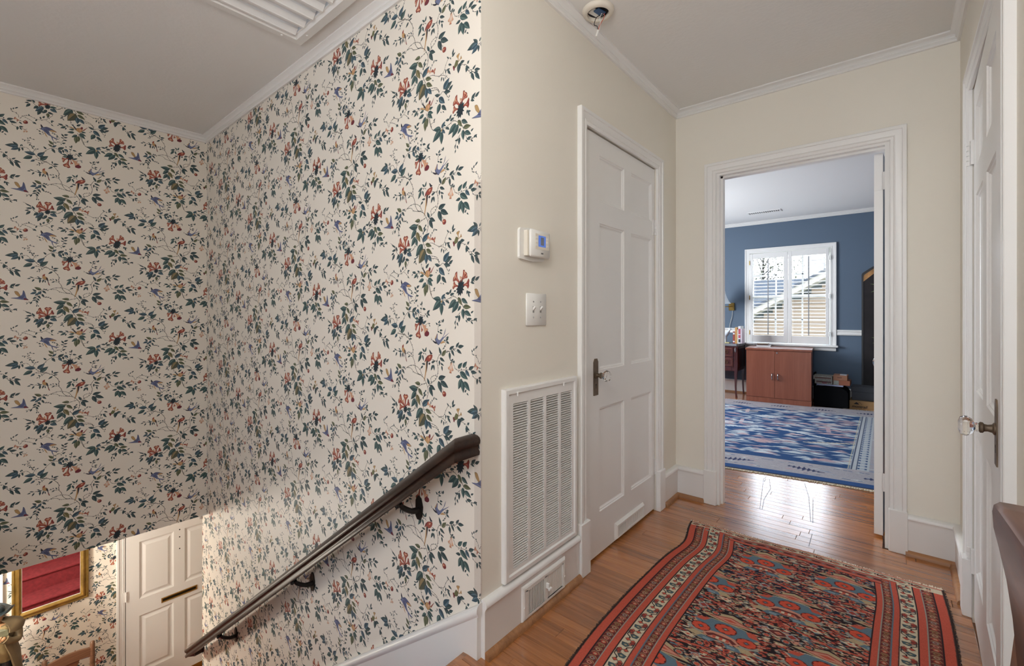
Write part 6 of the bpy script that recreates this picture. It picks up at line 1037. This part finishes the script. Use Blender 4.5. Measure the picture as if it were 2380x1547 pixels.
# white bird figurine
BF=empty('bird_figurine',(-1.775,6.85,.7425),'white ceramic bird on a yellow base on the bureau','figurine'); WC=mat('white_ceramic','ccd2d8',.25)
bx,by=-1.775,6.85
q=MB(); q.box(bx-.06,bx+.038,by-.03,by+.03,.7425,.756,.004); obj('base',q,mat('yellow_base','c9bf8a',.4),BF)
q=MB(); 
rings=[]
for (u,z,a) in ((-.135,.885,.004),(-.115,.880,.022),(-.08,.862,.040),(-.045,.855,.050),(-.01,.865,.052),(.020,.885,.042),(.034,.905,.026),(.036,.922,.018),(.034,.936,.010)):
    rings.append([(bx+u+a*.25*math.cos(t),by+a*.72*math.sin(t),z+a*math.cos(t)) for t in [2*PI*k/14 for k in range(14)]])
q.loft(rings); obj('body',q,WC,BF,smooth=60)
q=MB(); q.ell((bx+.040,by,.938),(.020,.015,.017),12,8); q.tube([(bx+.055,by,.937),(bx+.078,by,.930)],[.007,.001],8); obj('head',q,WC,BF,smooth=60)
for s in (-1,1): q=MB(); q.tube([(bx-.02,by+s*.012,.835),(bx-.014,by+s*.013,.79),(bx-.016,by+s*.013,.756)],[.020,.010,.008],8); obj('leg',q,WC,BF,smooth=60)
# swing arm wall lamp
LPX=-1.806; WL=empty('swing_arm_lamp',(LPX,7.24,1.20),'brass swing arm wall lamp with a white bell shade by the window','lamp')
q=MB(); q.box(LPX-.040,LPX+.040,7.215,7.2395,1.205,1.318,.006); obj('back_plate',q,BRASS,WL)
q=MB(); q.tube([(LPX,7.216,1.262),(LPX,7.19,1.262),(LPX-.07,7.10,1.262),(LPX-.14,7.02,1.262),(LPX-.13,6.97,1.262)],.006,8); q.tube([(LPX-.13,6.97,1.25),(LPX-.13,6.97,1.36)],.010,10); q.ell((LPX-.13,6.97,1.255),(.014,.014,.014),10,8); obj('arm',q,BRASS,WL,smooth=50)
lx,ly=LPX-.105,6.95; q=MB(); n=24; rings=[]
for z,r_ in ((1.302,.160),(1.310,.155),(1.34,.132),(1.39,.108),(1.45,.090),(1.50,.080),(1.525,.077)):
    rings.append([(lx+r_*math.cos(2*PI*k/n)*(1+.02*(k%3==0)),ly+r_*math.sin(2*PI*k/n)*(1+.02*(k%3==0)),z) for k in range(n)])
rings+= [[(lx+(x-lx)*.97,ly+(y-ly)*.97,z) for x,y,z in r_] for r_ in rings[::-1]]
q.loft(rings,False,True); obj('lamp_shade',q,mat('pleated_white_shade','d5dbe0',.8),WL,smooth=30)
q=MB(); q.tube(bez([(LPX+.01,7.225,1.207),(LPX+.005,7.225,1.12),(LPX-.02,7.225,1.02),(LPX-.035,7.225,.93)],6),.003,6); obj('cord',q,mat('pale_cord','b9b4a6',.5),WL,smooth=60)
# ceiling register
MCV=Matrix(((1,0,0,-1.255),(0,-1,0,6.60),(0,0,-1,H3),(0,0,0,1)))
q=MB(); q.M=MCV; q.sweep([(0,0),(.004,.006),(.014,.008),(.020,.002)],[(-.195,-.07),(.195,-.07),(.195,.07),(-.195,.07)],True); CVn=obj('ceiling_register',q,TRIM,label='small white air register in the study ceiling',cat='vent')
q=MB(); q.M=MCV; q.box(-.178,.178,-.052,.052,.0003,.001); obj('backing',q,DARK,CVn)
for k in range(15): q=MB(); q.M=MCV; x=-.165+k*.0236; q.box(x,x+.012,-.05,.05,.001,.006); obj('bar',q,TRIM,CVn)
# black bag and boxes right of the cabinet
BG=empty('black_storage_bag',(-.57,6.90,0),'black soft fabric case with an arched front standing beside the cabinet','bag'); 
x0,x1=-.730,-.395
top=[(x0,.06),(x0,.225),(x0+.012,.246),(x0+.05,.258),(x0+.11,.264),(x0+.20,.262),(x0+.27,.250),(x0+.315,.225),(x1,.19),(x1,.06)]
q=MB(); q.loft([[(x,y_,.012 if z==.06 else z*k_) for x,z in top] for y_,k_ in ((6.775,.99),(6.79,1.0),(6.90,1.0),(7.12,1.0),(7.13,.99))]); obj('body',q,BLACKF,BG,smooth=40)
q=MB(); q.tube([(x,6.773,z) for x,z in top[1:-1]],.006,6); obj('piping',q,BLACKF,BG,smooth=60)
q=MB(); q.box(-.770,-.751,7.03,7.15,.0,.395,.006); obj('side_sleeve',q,BLACKF,BG)
q=MB(); q.box(x0+.02,x1-.045,6.78,7.10,.2655,.2825,.003); PB=obj('flat_white_box',q,mat('lavender_white_card','9aa0b8',.6),label='flat pale box lying on the black case',cat='box')
INL=mat('speckled_box','8f8c82',.6,var=.45,vscale=90); BRN=mat('brown_box_band','5c3c33',.5); CED=mat('cedar_box','9c6b4e',.5,var=.15,vscale=8); COP=mat('copper_box','94573a',.4)
def cbox(name,x0,x1,y0,y1,z0,z1,m,label,parts): 
    q=MB(); q.box(x0,x1,y0,y1,z0,z1,.002); B=obj(name,q,m,label=label,cat='box',group='cigar boxes piled on the black case')
    for (nm,a,b,c,d,mm) in parts: q=MB(); q.box(x0+a*(x1-x0),x0+b*(x1-x0),y0-.0015,y0,z0+c*(z1-z0),z0+d*(z1-z0)); obj(nm,q,mm,B)
cbox('cigar_box',-.732,-.548,6.80,7.02,.283,.334,INL,'speckled grey cigar box with a brown band, lower left of the pile',[('band',.10,.92,.34,.72,BRN),('seal',.42,.68,.16,.5,mat('red_seal','8a4450',.6))])
cbox('cigar_box',-.748,-.552,6.80,7.00,.3345,.382,INL,'speckled grey cigar box with a brown band, upper left of the pile',[('band',.10,.95,.3,.66,BRN)])
cbox('cigar_box',-.542,-.375,6.80,7.02,.283,.342,COP,'copper coloured cigar box with a pale label, lower right of the pile',[('label',.02,.34,.06,.94,mat('pale_green_label','8e9186',.6,var=.3,vscale=80))])
cbox('cigar_box',-.544,-.402,6.80,7.00,.3425,.402,CED,'plain cedar cigar box, upper right of the pile',[('emblem',.3,.62,.45,.7,mat('cedar_emblem','7c5340',.6))])
q=MB().box(-.478,-.412,6.83,6.93,.4025,.4085); obj('paper_slip',q,WH,label='white slip of paper on top of the cedar box',cat='paper')
# cardboard box with printed name and the grey box on it
KB=mat('kraft_board','a07c52',.8,var=.06,vscale=20); PR=mat('black_ink','1c1b1c',.7)
q=MB(); q.box(-.385,-.02,6.866,7.165,.0,.102,.002); SB=obj('cardboard_box',q,KB,label='brown cardboard shoe box with a printed mountain mark, under the grey box',cat='box')
def decal(poly,nm,m,par=SB,y=6.8655): q=MB(); q.prism(poly,y-.0004,y,'xz'); return obj(nm,q,m,par)
decal([(-.345,.062),(-.318,.088),(-.302,.076),(-.296,.068),(-.286,.062)],'printed_mountain',PR)
for a,b in (((-.302,.076),(-.288,.088)),((-.288,.088),(-.262,.060)),((-.318,.088),(-.302,.076))):
    n_=Vector((-(b[1]-a[1]),b[0]-a[0])).normalized()*.0012; decal([(a[0]+n_.x,a[1]+n_.y),(b[0]+n_.x,b[1]+n_.y),(b[0]-n_.x,b[1]-n_.y),(a[0]-n_.x,a[1]-n_.y)],'printed_peak',PR)
fc=bpy.data.curves.new('lettering','FONT'); fc.body='montrail'; fc.size=.040; fc.shear=.25; fc.offset=.0008; fc.extrude=.0003; fc.align_x='LEFT'
fo=bpy.data.objects.new('lettering_curve',fc); COL.objects.link(fo); bpy.context.view_layer.update()
lm=bpy.data.meshes.new_from_object(fo.evaluated_get(bpy.context.evaluated_depsgraph_get())); bpy.data.objects.remove(fo); xs=[v.co.x for v in lm.vertices]; sc_=.150/(max(xs)-min(xs))
mb=MB(); mb.v=[(-.360+(v.co.x-min(xs))*sc_,6.8652-v.co.z*.5,.022+v.co.y*sc_) for v in lm.vertices]; mb.f=[tuple(p.vertices) for p in lm.polygons]; mb.mi=[0]*len(mb.f); obj('lettering',mb,PR,SB)
GBX=mat('grey_box_card','44464b',.7)
q=MB(); q.box(-.366,.02,6.925,7.160,.1025,.262,.003); GX=obj('grey_lidded_box',q,GBX,label='dark grey lidded storage box on the cardboard box',cat='box')
q=MB(); q.box(-.372,.026,6.918,7.165,.205,.266,.003); obj('lid',q,GBX,GX)
# arched dark panel leaning at the wall
SCm=mat('dark_lacquer','231f20',.5,var=.35,vscale=5,spec=.3); SCg=mat('worn_gold_leaf','9a7044',.35,.4,var=.4,vscale=12); LFm=mat('painted_bamboo','5f6b48',.6)
AP=empty('arched_panel',(.02,7.20,0),'tall dark lacquered arched panel with painted bamboo leaves beside the window','screen')
hx=lambda s:[(-.280,.0),(-.280,1.640),(-.276,1.660),(-.262,1.674),(-.20,1.722),(-.12,1.775),(-.03,1.81),(.02,1.815)]
half=hx(0); out=half+[(.04-x,z) for x,z in half[::-1]]
q=MB(); q.prism(out,7.185,7.215,'xz'); obj('panel_board',q,SCm,AP)
inn=[(x+(.018 if x<.02 else -.018),z-.02 if z>.5 else z) for x,z in out]
q=MB(); k=len(out)
q.loft([[(x,y_,z) for x,z in P] for P,y_ in ((out,7.180),(out,7.186),(inn,7.186),(inn,7.180))],False,True); obj('panel_frame',q,mat('black_frame','1a1718',.35),AP)
q=MB(); q.prism([(-.262,1.560),(-.262,1.640),(-.245,1.655),(-.12,1.755),(.02,1.79),(.16,1.755),(.285,1.655),(.302,1.64),(.302,1.56),(.20,1.66),(.02,1.70),(-.16,1.655)],7.1835,7.186,'xz'); obj('gold_fan',q,SCg,AP,label='worn gold arch band')
for (x0,z0,l,a) in ((-.05,1.50,.15,2.95),(-.07,1.47,.13,3.5),(-.02,1.44,.14,3.3),(-.05,.83,.14,2.9),(-.06,.82,.12,3.4),(-.03,.80,.13,3.2)):
    c_,s_=math.cos(a),math.sin(a); q=MB(); q.prism([(x0,z0),(x0+c_*l*.4-s_*.013,z0+s_*l*.4+c_*.013),(x0+c_*l,z0+s_*l),(x0+c_*l*.4+s_*.013,z0+s_*l*.4-c_*.013)],7.1838,7.1858,'xz'); obj('bamboo_leaf',q,LFm,AP)
# ------------------------------------------------------------------ hall lamp globe and foyer lantern (light sources)
def glow(name,c,s): 
    m,nt,b=principled(name); b.inputs['Base Color'].default_value=h('f4ead8'); b.inputs['Transmission Weight'].default_value=0; b.inputs['Emission Color'].default_value=c; b.inputs['Emission Strength'].default_value=s; return m
q=MB(); q.lathe([(.05,H2),(.05,H2-.012),(.012,H2-.02),(.010,H2-.33),(.0,H2-.33)],(-.34,.13,0),28,cap=False); obj('hall_lamp',q,BRASS,org=(-.34,.13,H2),label='small brass hall ceiling lamp holder above the stair head',cat='lamp')
q=MB(); q.lathe([(.07,-.31),(.07,-.33),(.015,-.34),(.015,-.58),(.0,-.58)],(-5.0,-.45,0),24,cap=False); obj('foyer_lamp',q,BRASS,org=(-5.0,-.45,-.31),label='brass hanging lamp of the foyer',cat='lamp')
